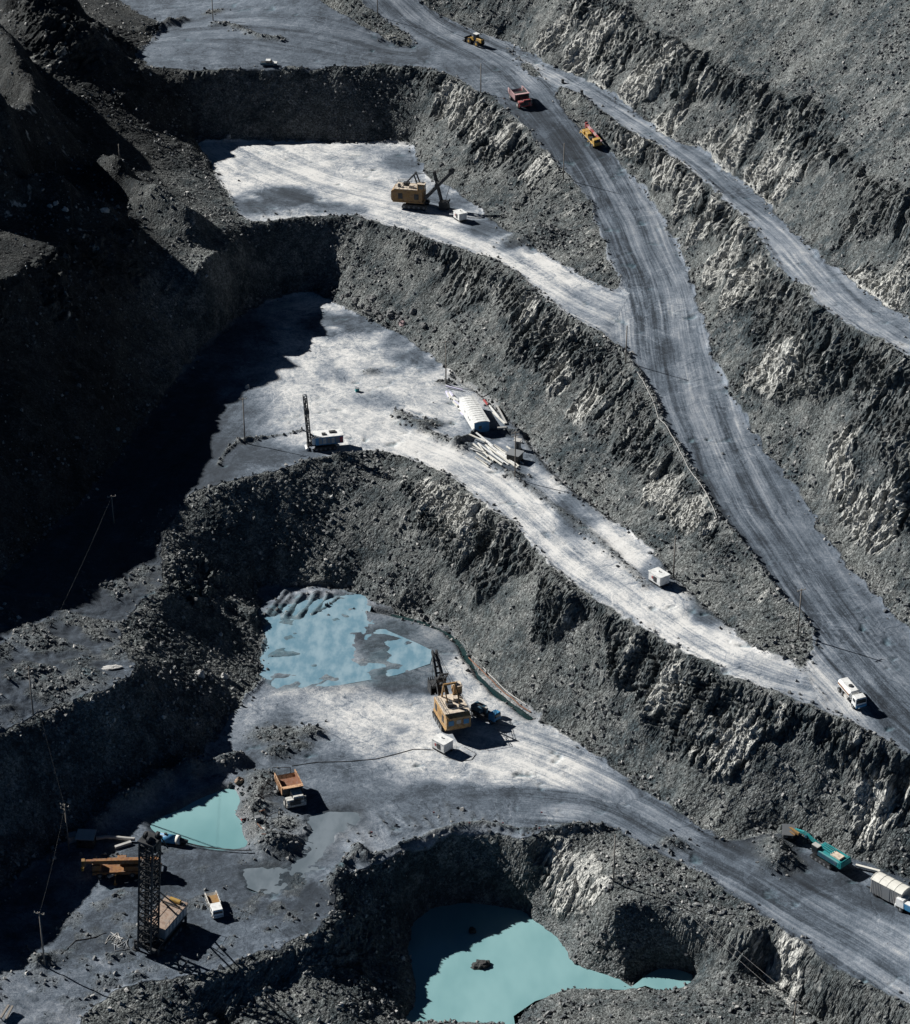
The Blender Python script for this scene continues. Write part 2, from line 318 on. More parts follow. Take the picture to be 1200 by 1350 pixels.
def heap(px, py, z, rx, ry, h, rg=1.0):
    c = W(px, py, z); i = near(np.array([c]), max(rx, ry) * 3)
    wob = 1 + .25 * fbm(Xf[i] / 4, Yf[i] / 4, Xf[i] * 0, 2, 23)
    k = np.exp(-(((Xf[i] - c[0]) / rx)**2 + ((Yf[i] - c[1]) / ry)**2) * wob); FEAT[i] += h * k; rough[i] = np.maximum(rough[i], np.minimum(1, k * 1.6) * rg)
# windrows and heaps
ridge_line([(312,1008),(275,1015),(233,1022),(205,1036),(180,1056),(150,1072),(124,1092)], ZD, 2.0, 2.6)
ridge_line([(345,1030),(335,1060),(340,1090),(352,1115)], ZD, 3.2, 1.3)
heap(365,1115,ZD,4,3,1.6); heap(375,1090,ZD,3,3,.8); heap(410,967,ZD,2.4,1.8,1.2); heap(365,992,ZD,2.5,2,1.1); heap(395,985,ZD,2,1.5,.6); heap(365,970,ZD,5,3,.8)
heap(1020,1118,ZD,2.6,3.5,2.4); heap(1032,1135,ZD,3,2,1.8)
heap(700,316,ZB,5,3.6,2.4); heap(722,322,ZB,4,3,1.8)
ridge_line([(525,548),(545,560),(570,575),(590,585),(610,592)], ZC, 1.6, .9); heap(560,560,ZC,4,2,.7); heap(487,491,ZC,2,1.6,.7,.6)
ridge_line([(600,590),(632,570),(668,574),(690,576)], ZC, .9, 1.3)
heap(588,506,ZC,2.2,1.3,.8); heap(678,630,ZC,2.3,1.4,.8); heap(323,577,ZC,2.2,1.3,.8); heap(281,27,ZA,2.6,2,.7)
ridge_line([(345,575),(310,580),(295,592),(288,606)], ZC, .5, .4); ridge_line([(345,575),(380,570),(398,566)], ZC, .4, .35)
ridge_line([(283,41),(300,43),(325,52),(345,60),(370,62)], ZA, 1.3, .9); ridge_line([(195,45),(215,38),(240,33)], ZA, 2.5, 2.2)
ridge_line([(738,119),(765,128),(795,151),(830,176),(867,196)], 53, .8, .6)
ridge_line([(620,590),(700,648),(770,700),(820,745),(850,775)], ZC, 1.1, .45, .7)
for a in ([(345,298),(400,290),(467,285),(487,292),(533,307),(573,321),(617,334),(647,343),(677,360),(700,379),(717,399),(737,412),(767,429)],):
    ridge_line(a, ZB, .7, .35, .6)
ridge_line([(402,611),(440,603),(475,598),(510,600)], ZC, 1.2, .6)
ridge_line([(480,1136),(530,1116),(573,1099),(607,1090),(640,1088),(667,1092),(700,1095),(740,1092),(790,1090)], ZD, .9, .7, .9)
ridge_line([(440,1165),(452,1143),(475,1125)], ZD, 1.4, 1.2); ridge_line([(468,1121),(492,1140)], ZD, .8, .8)
ridge_line([(823,1060),(900,1110),(960,1150),(1010,1185)], ZD, .5, .0, .0)
for q in [(800,448),(840,487),(877,563),(917,630),(960,700),(1007,760),(1053,813),(1071,838)]: pass
L = [(803,450),(822,461),(842,489),(862,525),(879,565),(899,595),(919,632),(945,679),(964,702),(989,732),(1009,762),(1035,799),(1055,815),(1073,842)]
Lh = arc(L, ZB, ZC + 1); i = near(Lh, 4); d, t, _ = segdist(Xf[i], Yf[i], Lh); k = np.exp(-(d / .7)**2) * (1 + .4 * vn(t / 2, t * 0, t * 0, 3)); FEAT[i] += .6 * k; rough[i] = np.maximum(rough[i], k)
heap(55,1275,ZD,2.6,2,1.4); heap(148,1265,ZD,1.2,1,.5,.8); heap(180,1290,ZD,1.6,1.2,.6,.8); heap(140,1298,ZD,2,1.3,.5,.8); heap(810,1165,-2,2.5,1.5,1.0); heap(885,1110,ZD,2.5,2,1)
def heapw(c, rx, ry, h):
    k = np.exp(-((Xf - c[0]) / rx)**2 - ((Yf - c[1]) / ry)**2); FEAT[:] += h * k
def h0(x, y): return float(samp(Z1, np.array([x]), np.array([y]))[0])
def spot(px, py):
    z = 50.
    for _ in range(25): w = W(px, py, z); z += (h0(w[0], w[1]) - z) * .5
    return W(px, py, z)
def ridgecast(pts, r):
    L = []
    for px, py, t in pts: L.append(spot(px, py) + SUN * t)
    L = np.array(L); i = near(L, r * 3); d, t, _ = segdist(Xf[i], Yf[i], L)
    acc = np.r_[0, np.cumsum(np.hypot(*np.diff(L[:, :2], axis=0).T))]; tgt = np.interp(t, acc, L[:, 2]) + 1.2 + 2.2 * vn(t / 6, t * 0, t * 0, 5)
    w = 1 + .35 * fbm(Xf[i] / 8, Yf[i] / 8, Xf[i] * 0, 2, 6); FEAT[i] += np.maximum(0, tgt - H0[i]) * np.exp(-(d / (r * w))**2)
ridgecast([(20,-15,34),(60,5,34),(100,28,34),(150,55,32),(185,78,28)], 5)
ridgecast([(55,108,42),(92,126,44),(126,158,44),(155,195,42),(172,230,38),(162,258,34),(120,280,34)], 6)
ridgecast([(-60,180,40),(10,205,40),(60,225,42),(90,250,42),(110,290,40)], 8)
ridgecast([(-60,290,40),(10,300,40),(60,315,40),(110,330,40)], 9)
ridgecast([(200,262,17),(235,290,17),(270,315,17),(296,332,14),(320,338,10)], 4.5)
ridgecast([(120,300,20),(160,310,18),(190,322,16)], 6)
FEAT -= off * 1.3 * np.sin(np.pi * np.clip(hr, 0, 1)) * (.5 + .5 * vn(Xf / 20, Yf / 20, H0 * 0, 44)) * sstep(.10, .50, np.abs(nx_))
# teeth marks where the shovel has bitten (fan of low ridges by the bowl, on the lowest bench)
def combs(cx, cy, z, dirx, diry, n, step, ln_, h):
    for k in range(n):
        a = (cx + step[0] * k, cy + step[1] * k); ridge_line([a, (a[0] + dirx, a[1] + diry)], z, .45, h, .3)
rr = random.Random(12)
for k in range(17):
    th = (k + rr.uniform(-.35, .35)) / 16.; px = 468 + 235 * th; py = 1118 - 26 * math.sin(math.pi * min(1, th * 1.05)) - 8 * th
    ridge_line([(px, py), (px + (th - .62) * 26 - 6 + rr.uniform(-3, 3), py - rr.uniform(12, 30))], ZD, rr.uniform(.4, .9), rr.uniform(.08, .3), .25)
for k in range(6):
    x0 = 350 + 15 * k + rr.uniform(-4, 4); ridge_line([(x0, 812 - rr.uniform(0, 8)), (x0 + 22, 783 + rr.uniform(-3, 5))], ZD, rr.uniform(.4, .8), rr.uniform(.3, .6), .3)
for k in range(5):
    x0 = 352 + 22 * k + rr.uniform(-6, 6); ridge_line([(x0, 296 - k), (x0 - 17, 275 + rr.uniform(-4, 6))], ZB, .6, rr.uniform(.1, .3), .2)
# ponds and wet hollows: the bed is lowered inside an outline
WET = np.zeros(Xf.shape); BLUE = np.zeros(Xf.shape)
def hollow(pts, z, depth, soft=2, wet=0, blue=0, wob=0):
    poly = arc(pts, z); m = samp(blur(pip(poly), soft), Xf, Yf)
    if wob: m = sstep(.3, .7, m + wob * fbm(Xf / 4, Yf / 3, Xf * 0, 4, 63))
    FEAT[:] -= depth * m; mw_ = samp(blur(pip(poly), soft + 3), Xf, Yf); WET[:] = np.maximum(WET, np.maximum(m, .8 * sstep(.05, .45, mw_ + .15 * wig2)) * wet); BLUE[:] = np.maximum(BLUE, m * blue); return poly
pondE = J(shoreW, shoreE); m = samp(blur(pip(pondE), 1), Xf, Yf); FEAT -= 1.6 * m
POND = [(197,1087),(233,1070),(267,1053),(300,1040),(315,1036),(314,1060),(318,1087),(333,1117),(293,1120),(250,1112),(213,1103)]
hollow(POND, ZD - .7, 2.0, 1)
MUD = [(340,815),(352,800),(375,800),(398,793),(420,790),(432,780),(468,778),(480,792),(470,812),(482,818),(474,832),(462,848),(466,868),(480,872),(452,888),(400,893),(345,892)]
hollow(MUD, ZD, .27, 3, .8, .9, .5)
hollow([(345,880),(450,880),(520,850),(560,850),(575,870),(520,890),(440,905),(350,905)], ZD, .03, 3, .7, .35, .4)
hollow([(512,862),(525,850),(562,848),(572,856),(562,872),(530,873)], ZD, .26, 1, .6, .0, .6)
hollow([(470,835),(500,815),(560,822),(600,850),(590,880),(540,905),(470,905),(440,890),(465,870)], ZD, .02, 3, .55, .1, .3)
hollow([(405,1075),(440,1068),(485,1062),(482,1078),(450,1092),(432,1105),(432,1125),(410,1142),(385,1145),(378,1138),(395,1118),(408,1100)], ZD, .38, 2, .9, .1, .25)
hollow([(290,1150),(330,1140),(385,1140),(420,1148),(400,1170),(350,1172)], ZD, .24, 2, .8, .1, .35)
mm = samp(blur(pip(arc([(330,780),(480,770),(480,830),(560,845),(580,880),(450,900),(330,905)], ZD)), 3), Xf, Yf)
FEAT += mm * .21 * fbm(Xf / 3.2, Yf / 2.2, Xf * 0, 4, 64)
STREAM = [(478,800),(515,806),(560,817),(590,830),(608,845),(620,868),(634,890),(655,910),(680,928),(700,943)]
Ls = arc(STREAM, ZD); i = near(Ls, 6); d, t, _ = segdist(Xf[i], Yf[i], Ls); FEAT[i] -= 1.3 * np.exp(-(d / (1.0 + .35 * vn(t / 4, t * 0, t * 0, 9)))**2); k = np.exp(-(d / 1.8)**2); WET[i] = np.maximum(WET[i], k); rough[i] = np.maximum(rough[i], .5 * k)
DITCH = [(600,497),(633,517),(657,540),(683,562),(710,598),(733,625),(760,648),(787,668),(815,690)]
Ld = arc(DITCH, ZC); i = near(Ld, 6); d, t, _ = segdist(Xf[i], Yf[i], Ld); FEAT[i] -= 1.1 * np.exp(-(d / .9)**2); rough[i] = np.maximum(rough[i], .6 * np.exp(-(d / 2.)**2)); WET[i] = np.maximum(WET[i], .6 * np.exp(-(d / 1.3)**2))
for L in ([(883,752),(900,772),(933,802),(967,828)],):
    Lx = arc(L, ZC); i = near(Lx, 5); d, t, _ = segdist(Xf[i], Yf[i], Lx); FEAT[i] -= .8 * np.exp(-(d / 1.)**2); rough[i] = np.maximum(rough[i], .7 * np.exp(-(d / 2.2)**2))
mL = samp(blur(pip(arc([(-40,820),(60,800),(150,745),(250,650),(235,690),(215,760),(165,830),(185,878),(100,925),(0,972),(-60,990)], 14.5)), 3), Xf, Yf)
nL = fbm(Xf / 6, Yf / 6, Xf * 0, 4, 105); FEAT += mL * (.55 * nL + .15 * fbm(Xf / 1.4, Yf / 1.4, Xf * 0, 3, 107)); rough = np.maximum(rough, mL * sstep(-.15, .25, nL) * .85)
lowm = samp(blur(pip(arc([(95,1110),(210,1110),(330,1130),(420,1150),(430,1200),(380,1240),(260,1285),(60,1350),(-60,1400),(-60,1200)], 0)), 3), Xf, Yf)
nY = fbm(Xf / 3.5, Yf / 3.5, Xf * 0, 4, 115); FEAT += lowm * .16 * nY; rough = np.maximum(rough, lowm * sstep(.1, .5, nY) * .5)
# wet margins of the ponds
for poly_, zz_, rr_ in ((pondE, ZE, 5), (arc(POND, ZD - .7), ZD - .7, 3)):
    mw = samp(blur(pip(poly_), rr_), Xf, Yf); WET[:] = np.maximum(WET, sstep(.03, .35, mw))
# rubble lying on rough ground of the floors
ir = np.where((rough > .03) & (off < .9))[0]
c1, c2, c3 = cells(Xf[ir] / .9, Yf[ir] / .9, H0[ir] * 0, 71)
FEAT[ir] += rough[ir] * (1 - off[ir]) * (.38 * c3 * (1 - c1) + .12 * fbm(Xf[ir] / .7, Yf[ir] / .7, Xf[ir] * 0, 2, 72))
HZ = H0 + FEAT + base_f + np.clip(berm, 0, .5) + nz_ * disp
VX, VY, VZ = Xf + nx_ * disp, Yf + ny_ * disp, HZ
HZG = HZ.reshape(NR, NC)
def ground(x, y):
    """height of the finished ground at a place"""
    j = np.clip((math.log(y) - math.log(282)) / DU, 0, NR - 2); i = np.interp(x / y, us, np.arange(NC)); i = min(i, NC - 2)
    a, b = int(j), int(i); fa, fb = j - a, i - b
    return float((HZG[a, b] * (1 - fb) + HZG[a, b + 1] * fb) * (1 - fa) + (HZG[a + 1, b] * (1 - fb) + HZG[a + 1, b + 1] * fb) * fa)
def G(px, py, z):
    """the spot on the ground seen at a picture point, near height z"""
    for _ in range(12):
        w = W(px, py, z); g = ground(w[0], w[1]); z += (g - z) * .6
    w = W(px, py, z); return Vector((w[0], w[1], ground(w[0], w[1])))
# ---------------------------------------------------------------- masks for the ground's colours, some with shade painted in
TONE = dict(A=.27, B=.80, C=.76, H=.31, U=.37, D=.44)
tf = np.zeros_like(Z0); tw = np.zeros_like(Z0) + 1e-6
for k, m in RAW.items(): tf += m * TONE[k]; tw += m
tone = samp(blur(tf, 8, 2) / np.maximum(blur(tw, 8, 2), 1e-5), Xf, Yf)
NF = fbm(Xf / 6, Yf / 6, Xf * 0, 5, 205, .6)
def tb(px, py, z, rx, ry, v, s=1.0, frag=.65):
    global tone
    c = W(px, py, z); k = np.exp(-((Xf - c[0]) / rx)**2 - ((Yf - c[1]) / ry)**2); k = sstep(.12, .85, k * (1 + frag * NF)) * s
    tone = tone * (1 - k) + v * k
tb(480,935,ZD,22,22,.66); tb(590,960,ZD,24,20,.78); tb(680,1000,ZD,17,15,.72); tb(620,890,ZD,7,12,.85); tb(600,1065,ZD,26,8,.30); tb(420,1040,ZD,18,12,.22); tb(160,1200,ZD,26,26,.16); tb(300,1200,ZD,22,22,.17); tb(400,1200,ZD,14,16,.13); tb(370,975,ZD,8,14,.25)
tb(210,1290,ZD,14,6,.3,.6); tb(900,1100,ZD,30,14,.30); tb(1100,1210,ZD,30,20,.27); tb(1130,1160,-1,18,10,.16); tb(1000,1120,-1,10,8,.12); tb(850,1040,ZD,6,14,.3)
tb(700,610,ZC,8,9,.2); tb(660,575,ZC,9,10,.25); tb(600,520,ZC,6,8,.6); tb(760,680,ZC,5,12,.25); tb(870,760,ZC,4,8,.3); tb(930,810,ZC,4,9,.2); tb(340,600,ZC,14,10,.45); tb(380,600,ZC,16,5,.25); tb(560,560,ZC,6,4,.25); tb(540,450,ZC,9,6,.3); tb(470,425,ZC,14,9,.35); tb(500,530,ZC,8,6,.5)
tb(60,900,15,22,24,.22); tb(120,880,15,14,10,.30,.8); tb(200,780,ZC,8,20,.15); tb(60,740,16,40,60,.10,.95,.2); tb(150,660,17,34,60,.10,.95,.2); tb(220,570,ZC,26,50,.10,.95,.2); tb(300,440,ZC,16,26,.14,.85,.3)  # the last, broad patches paint shade into the left floor of bench C
tb(600,260,ZB,9,14,.25); tb(650,300,ZB,8,9,.2); tb(360,270,ZB,13,9,.25); tb(440,275,ZB,9,5,.35); tb(490,205,ZB,12,14,.45,.7); tb(540,215,ZB,8,14,.25); tb(700,320,ZB,9,7,.1); tb(790,395,ZB,9,9,.55)
tb(830,430,ZB,10,12,.5,.6); tb(720,100,53,15,14,.42,.7); tb(660,75,54,12,12,.38,.6); tb(1080,900,ZC,12,14,.5,.8); tb(540,70,ZA,14,8,.2); tb(300,30,ZA,50,30,.27,.5); tb(620,90,ZA,14,4,.2,.7)
tb(760,190,48,10,18,.13,.8); tb(700,150,50,8,14,.15,.8)
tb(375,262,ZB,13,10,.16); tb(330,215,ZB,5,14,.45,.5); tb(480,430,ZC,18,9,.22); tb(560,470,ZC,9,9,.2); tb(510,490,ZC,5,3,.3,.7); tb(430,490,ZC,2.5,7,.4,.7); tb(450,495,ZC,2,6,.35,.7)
tb(810,412,ZB,13,10,.55,.8); tb(850,420,36,9,13,.42,.6); tb(1085,905,19,13,11,.50,.7); tb(1000,890,19,12,8,.66,.6); tb(545,900,ZD,11,5,.16); tb(640,560,ZC,6,9,.35,.8); tb(655,600,ZC,8,6,.3,.8); tb(500,840,ZD,8,9,.2); tb(520,890,ZD,7,3,.2); tb(390,1010,ZD,14,12,.2); tb(440,1030,ZD,12,8,.35,.6); tb(620,1050,ZD,30,5,.22,.8); tb(300,1240,ZD,16,8,.3,.5); tb(110,1170,ZD,5,10,.4,.8); tb(330,1225,ZD,9,6,.3,.5)
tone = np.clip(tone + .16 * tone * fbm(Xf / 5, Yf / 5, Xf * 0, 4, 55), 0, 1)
# which floor a face belongs to
keys = list(RAW)
stack = np.stack([samp(SOFT[k], Xf, Yf) for k in keys]); owner_v = stack.argmax(0)
isfl = (fl + wig * .12 > .5)
# tracks: distance along and across the traffic on every floor
CENTRE = dict(A=arc([(150,45),(300,45),(420,60),(520,75),(600,72)], ZA), B=arc([(300,190),(360,225),(430,250),(500,268),(560,288),(640,318),(700,350),(760,395),(830,425)], ZB),
    C=arc([(-100,960),(20,880),(120,760),(200,650),(300,540),(380,470)], ZC), C2=arc([(330,430),(400,500),(470,555),(540,585),(620,620),(700,680),(760,740),(830,790),(920,850),(1000,890),(1100,920)], ZC),
    H=arc([(500,0),(560,40),(620,70),(680,100),(730,150),(790,220),(840,300),(875,380),(890,450),(915,540),(960,630),(1010,710),(1070,790),(1140,880),(1230,980),(1320,1080)], ZA, ZC - 2),
    U=arc([(600,60),(700,95),(800,140),(900,210),(980,270),(1040,345),(1110,400),(1200,450),(1300,500)], 54, 65),
    D=arc([(90,1260),(200,1180),(320,1170),(400,1120),(470,1080),(560,1050),(640,1050),(720,1050),(800,1060),(900,1120),(1000,1180),(1100,1240),(1200,1300),(1320,1370)], ZD, ZD - 1),
    D2=arc([(380,880),(480,950),(560,975),(640,990),(720,1010),(800,1050)], ZD))
def chaikin(L, n=3):
    for _ in range(n):
        a, b = L[:-1] * .75 + L[1:] * .25, L[:-1] * .25 + L[1:] * .75
        L = np.concatenate([L[:1], np.stack([a, b], 1).reshape(-1, 3), L[-1:]])
    return L
CENTRE = {k: chaikin(v) for k, v in CENTRE.items()}
tu = np.zeros(Xf.shape); td = np.zeros(Xf.shape)
for k in keys:
    i = np.where((owner_v == keys.index(k)) & (fl > .02))[0]
    b, t, s = segdist(Xf[i], Yf[i], CENTRE[k])
    if k + '2' in CENTRE:
        b2, t2, s2 = segdist(Xf[i], Yf[i], CENTRE[k + '2']); m = b2 < b; t = np.where(m, t2 + 500, t); s = np.where(m, s2, s)
    tu[i] = t; td[i] = s
LANE = np.zeros(Xf.shape)
for k, v in dict(A=.55, B=.55, C=.65, H=1., U=1., D=.2).items():
    m = owner_v == keys.index(k); LANE[m] = v
mD = owner_v == keys.index('D'); cx_ = W(700, 1040, 0)[0]; LANE[mD] += .7 * sstep(cx_ - 15, cx_ + 10, Xf[mD]); mC = (owner_v == keys.index('C')) & (Xf < W(520, 580, ZC)[0]); LANE[mC] = .25
# ---------------------------------------------------------------- ground material
def N(nt, typ, **kw):
    n = nt.nodes.new('ShaderNode' + typ)
    for k, v in kw.items():
        if k.startswith('i_'):
            key = k[2:]; n.inputs[int(key) if key.isdigit() else key.replace('_', ' ')].default_value = v
        else: setattr(n, k, v)
    return n
def mix(nt, f, a, b):
    n = N(nt, 'Mix', data_type='RGBA')
    for q, s in ((f, 0), (a, 6), (b, 7)):
        if hasattr(q, 'is_output'): nt.links.new(q, n.inputs[s])
        else: n.inputs[s].default_value = q
    return n.outputs[2]
def mth(nt, op, *a, clamp=False):
    n = N(nt, 'Math', operation=op, use_clamp=clamp)
    for k, q in enumerate(a):
        if hasattr(q, 'is_output'): nt.links.new(q, n.inputs[k])
        else: n.inputs[k].default_value = q
    return n.outputs[0]
def ramp(nt, f, a, b, lo=0.0, hi=1.0):
    n = N(nt, 'MapRange', interpolation_type='SMOOTHSTEP'); nt.links.new(f, n.inputs[0])
    for k, v in enumerate((a, b, lo, hi)): n.inputs[k + 1].default_value = v
    return n.outputs[0]
def noise(nt, vec, scale, detail=3, rough_=.55, out=0):
    n = N(nt, 'TexNoise'); nt.links.new(vec, n.inputs['Vector']); n.inputs['Scale'].default_value = scale; n.inputs['Detail'].default_value = detail; n.inputs['Roughness'].default_value = rough_
    return n.outputs[out]
def vor(nt, vec, scale, feature='F1'):
    n = N(nt, 'TexVoronoi', feature=feature); nt.links.new(vec, n.inputs['Vector']); n.inputs['Scale'].default_value = scale; return n
def vmul(nt, vec, s):
    n = N(nt, 'VectorMath', operation='MULTIPLY'); nt.links.new(vec, n.inputs[0]); n.inputs[1].default_value = s; return n.outputs[0]
gm = bpy.data.materials.new('broken_rock'); gm.use_nodes = True; t = gm.node_tree; Lk = t.links.new
bs = t.nodes['Principled BSDF']
pos = N(t, 'NewGeometry').outputs['Position']
A1 = N(t, 'Attribute', attribute_name='mask'); s1 = N(t, 'SeparateColor'); Lk(A1.outputs['Color'], s1.inputs[0])
A2 = N(t, 'Attribute', attribute_name='mask_wet_shade'); s2 = N(t, 'SeparateColor'); Lk(A2.outputs['Color'], s2.inputs[0])
aPale, aTone, aSlope = s1.outputs; aWet, aBlue, aRough = s2.outputs
uv = N(t, 'UVMap', uv_map='tracks').outputs[0]
# slope: loose stones
v1 = vor(t, pos, 2.4); v2 = vor(t, pos, 6.0)
sc1 = N(t, 'SeparateColor'); Lk(v1.outputs['Color'], sc1.inputs[0]); sc2 = N(t, 'SeparateColor'); Lk(v2.outputs['Color'], sc2.inputs[0])
big = noise(t, pos, .07, 4, .6); mid = noise(t, pos, .35, 4, .6); fine = noise(t, pos, 5, 3, .7)
base = mix(t, ramp(t, big, .35, .68), (.026,.036,.041,1), (.102,.109,.106,1))
base = mix(t, ramp(t, mid, .4, .75, 0, .6), base, (.19,.192,.185,1))
st = mth(t, 'ADD', mth(t, 'MULTIPLY', mth(t, 'POWER', sc1.outputs[0], 2.2), 1.5), mth(t, 'MULTIPLY', mth(t, 'POWER', sc2.outputs[0], 2.5), 1.6))
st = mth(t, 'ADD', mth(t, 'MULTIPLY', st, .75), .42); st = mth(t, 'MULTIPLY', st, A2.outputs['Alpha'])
# slabs along the dip of the strata
def axis(v): n = N(t, 'VectorMath', operation='DOT_PRODUCT'); Lk(pos, n.inputs[0]); n.inputs[1].default_value = tuple(v); return n.outputs['Value']
def dip(a_, b_, c_):
    n = N(t, 'CombineXYZ')
    for i_, (v, k_) in enumerate(((S, a_), (T, b_), (N3, c_))): Lk(mth(t, 'MULTIPLY', axis(v), k_), n.inputs[i_])
    return n.outputs[0]
slab = vor(t, dip(.35, 1.5, 1.5), 1.0, 'F1'); ss = N(t, 'SeparateColor'); Lk(slab.outputs['Color'], ss.inputs[0])
crk = vor(t, dip(.45, 1.9, 1.9), 1.0, 'DISTANCE_TO_EDGE'); streak = noise(t, dip(.10, .9, .9), 1.0, 4, .65)
aRock = N(t, 'Attribute', attribute_name='rock').outputs['Fac']
rockst = mth(t, 'MULTIPLY', mth(t, 'ADD', .6, mth(t, 'MULTIPLY', ss.outputs[0], 1.3)), mth(t, 'MULTIPLY', ramp(t, streak, .3, .7, .6, 1.6), ramp(t, crk.outputs['Distance'], 0, .10, .35, 1)))
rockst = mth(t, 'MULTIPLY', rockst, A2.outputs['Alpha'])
st = mth(t, 'ADD', mth(t, 'MULTIPLY', st, mth(t, 'SUBTRACT', 1, mth(t, 'MULTIPLY', aRock, .75))), mth(t, 'MULTIPLY', rockst, mth(t, 'MULTIPLY', aRock, .75)))
sb = N(t, 'VectorMath', operation='SCALE'); Lk(base, sb.inputs[0]); Lk(st, sb.inputs['Scale']); stones = sb.outputs[0]
pn = noise(t, vmul(t, pos, (1.2, 1.2, .6)), .7, 4, .65)
palef = ramp(t, mth(t, 'ADD', aPale, mth(t, 'MULTIPLY', mth(t, 'SUBTRACT', pn, .5), 1.0)), .20, .85)
palec = mix(t, mth(t, 'MULTIPLY', mth(t, 'ADD', mth(t, 'MULTIPLY', streak, .8), mth(t, 'MULTIPLY', ss.outputs[1], .5)), ramp(t, crk.outputs['Distance'], 0, .12, .3, 1)), (.12,.13,.13,1), (.64,.63,.585,1))
slopec = mix(t, palef, stones, palec)
# floor: packed dust with tracks
wv = N(t, 'TexNoise'); Lk(pos, wv.inputs['Vector']); wv.inputs['Scale'].default_value = .025; wv.inputs['Detail'].default_value = 1
wsc = N(t, 'VectorMath', operation='MULTIPLY_ADD'); Lk(wv.outputs['Color'], wsc.inputs[0]); wsc.inputs[1].default_value = (10, 5, 0); Lk(uv, wsc.inputs[2])
sx = N(t, 'SeparateXYZ'); Lk(uv, sx.inputs[0]); lane = ramp(t, mth(t, 'ABSOLUTE', sx.outputs[1]), 7, 17, 1, .3); lane = mth(t, 'MULTIPLY', lane, N(t, 'Attribute', attribute_name='lane').outputs['Fac'])
chn = N(t, 'TexNoise'); Lk(pos, chn.inputs['Vector']); chn.inputs['Scale'].default_value = .5; chn.inputs['Detail'].default_value = 7; chn.inputs['Roughness'].default_value = .74; chn.inputs['Distortion'].default_value = .9; chaos = mth(t, 'MULTIPLY', mth(t, 'SUBTRACT', chn.outputs[0], .5), mth(t, 'SUBTRACT', 1.15, lane))
tn = noise(t, vmul(t, wsc.outputs[0], (.030, .55, 1)), 1.0, 4, .6); tn2 = noise(t, vmul(t, wsc.outputs[0], (.09, 2.3, 1)), 1.0, 2, .6)
pt = noise(t, pos, .16, 5, .62); pt2 = noise(t, pos, 1.3, 4, .7)
tn3 = noise(t, vmul(t, wsc.outputs[0], (.02, 1.3, 1)), 1.0, 2, .5)
tn4 = noise(t, vmul(t, wsc.outputs[0], (.006, .17, 1)), 1.0, 1, .5)
lines = mth(t, 'SUBTRACT', ramp(t, tn3, .54, .62), ramp(t, tn3, .38, .46, 1, 0))
tv = mth(t, 'MULTIPLY', lane, mth(t, 'ADD', mth(t, 'ADD', mth(t, 'MULTIPLY', mth(t, 'SUBTRACT', tn, .5), 2.6), mth(t, 'MULTIPLY', mth(t, 'SUBTRACT', tn2, .5), 1.5)), mth(t, 'MULTIPLY', lines, .22)))
tv = mth(t, 'ADD', tv, mth(t, 'MULTIPLY', lane, mth(t, 'MULTIPLY', mth(t, 'SUBTRACT', ramp(t, tn4, .38, .62), .5), .85)))
for ang, seed_ in ((.5, 0), (1.7, 40), (2.6, 90)):
    ca_, sa_ = math.cos(ang), math.sin(ang)
    dl = mth(t, 'ADD', axis((ca_ * .05, sa_ * .05, 0)), seed_); dc_ = mth(t, 'ADD', axis((-sa_ * 1.6, ca_ * 1.6, 0)), mth(t, 'MULTIPLY', mth(t, 'SUBTRACT', big, .5), 22))
    cxy = N(t, 'CombineXYZ'); Lk(dl, cxy.inputs[0]); Lk(dc_, cxy.inputs[1]); nn = noise(t, cxy.outputs[0], 1.0, 2, .6)
    scratch = mth(t, 'MULTIPLY', mth(t, 'SUBTRACT', ramp(t, nn, .60, .66), ramp(t, nn, .34, .40, 1, 0)), ramp(t, noise(t, pos, .045 + .01 * ang, 1, .5), .45, .60))
    tv = mth(t, 'ADD', tv, mth(t, 'MULTIPLY', scratch, .34))
tv = mth(t, 'ADD', tv, mth(t, 'MULTIPLY', mth(t, 'SUBTRACT', sc2.outputs[1], .5), .42))
tv = mth(t, 'ADD', tv, mth(t, 'MULTIPLY', mth(t, 'SUBTRACT', pt, .5), 1.5))
tv = mth(t, 'ADD', tv, mth(t, 'MULTIPLY', mth(t, 'SUBTRACT', pt2, .5), 1.0)); tv = mth(t, 'ADD', tv, mth(t, 'MULTIPLY', chaos, 2.1))
tv = mth(t, 'ADD', tv, mth(t, 'MULTIPLY', mth(t, 'SUBTRACT', fine, .5), .9))
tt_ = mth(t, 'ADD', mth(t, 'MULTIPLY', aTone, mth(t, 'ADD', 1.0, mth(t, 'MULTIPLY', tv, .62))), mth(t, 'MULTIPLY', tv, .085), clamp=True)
cr = N(t, 'ValToRGB'); Lk(tt_, cr.inputs[0]); e = cr.color_ramp.elements
e[0].position = 0; e[0].color = (.018,.023,.030,1); e[1].position = 1; e[1].color = (.62,.61,.59,1)
for p_, c_ in ((.15,(.040,.051,.066,1)), (.3,(.095,.118,.148,1)), (.5,(.20,.225,.26,1)), (.75,(.40,.41,.42,1))): q = e.new(p_); q.color = c_
floorc = mix(t, mth(t, 'MULTIPLY', aRough, .85), cr.outputs[0], stones)
bluec = mix(t, ramp(t, noise(t, vmul(t, pos, (.6, 1.6, 1)), .5, 5, .65), .35, .7), (.10,.21,.27,1), (.26,.38,.43,1))
floorc = mix(t, mth(t, 'MULTIPLY', aBlue, ramp(t, pt2, .25, .6, .35, 1)), floorc, bluec)
dk = N(t, 'VectorMath', operation='SCALE'); Lk(floorc, dk.inputs[0]); Lk(ramp(t, aWet, 0, 1, 1, .5), dk.inputs['Scale'])
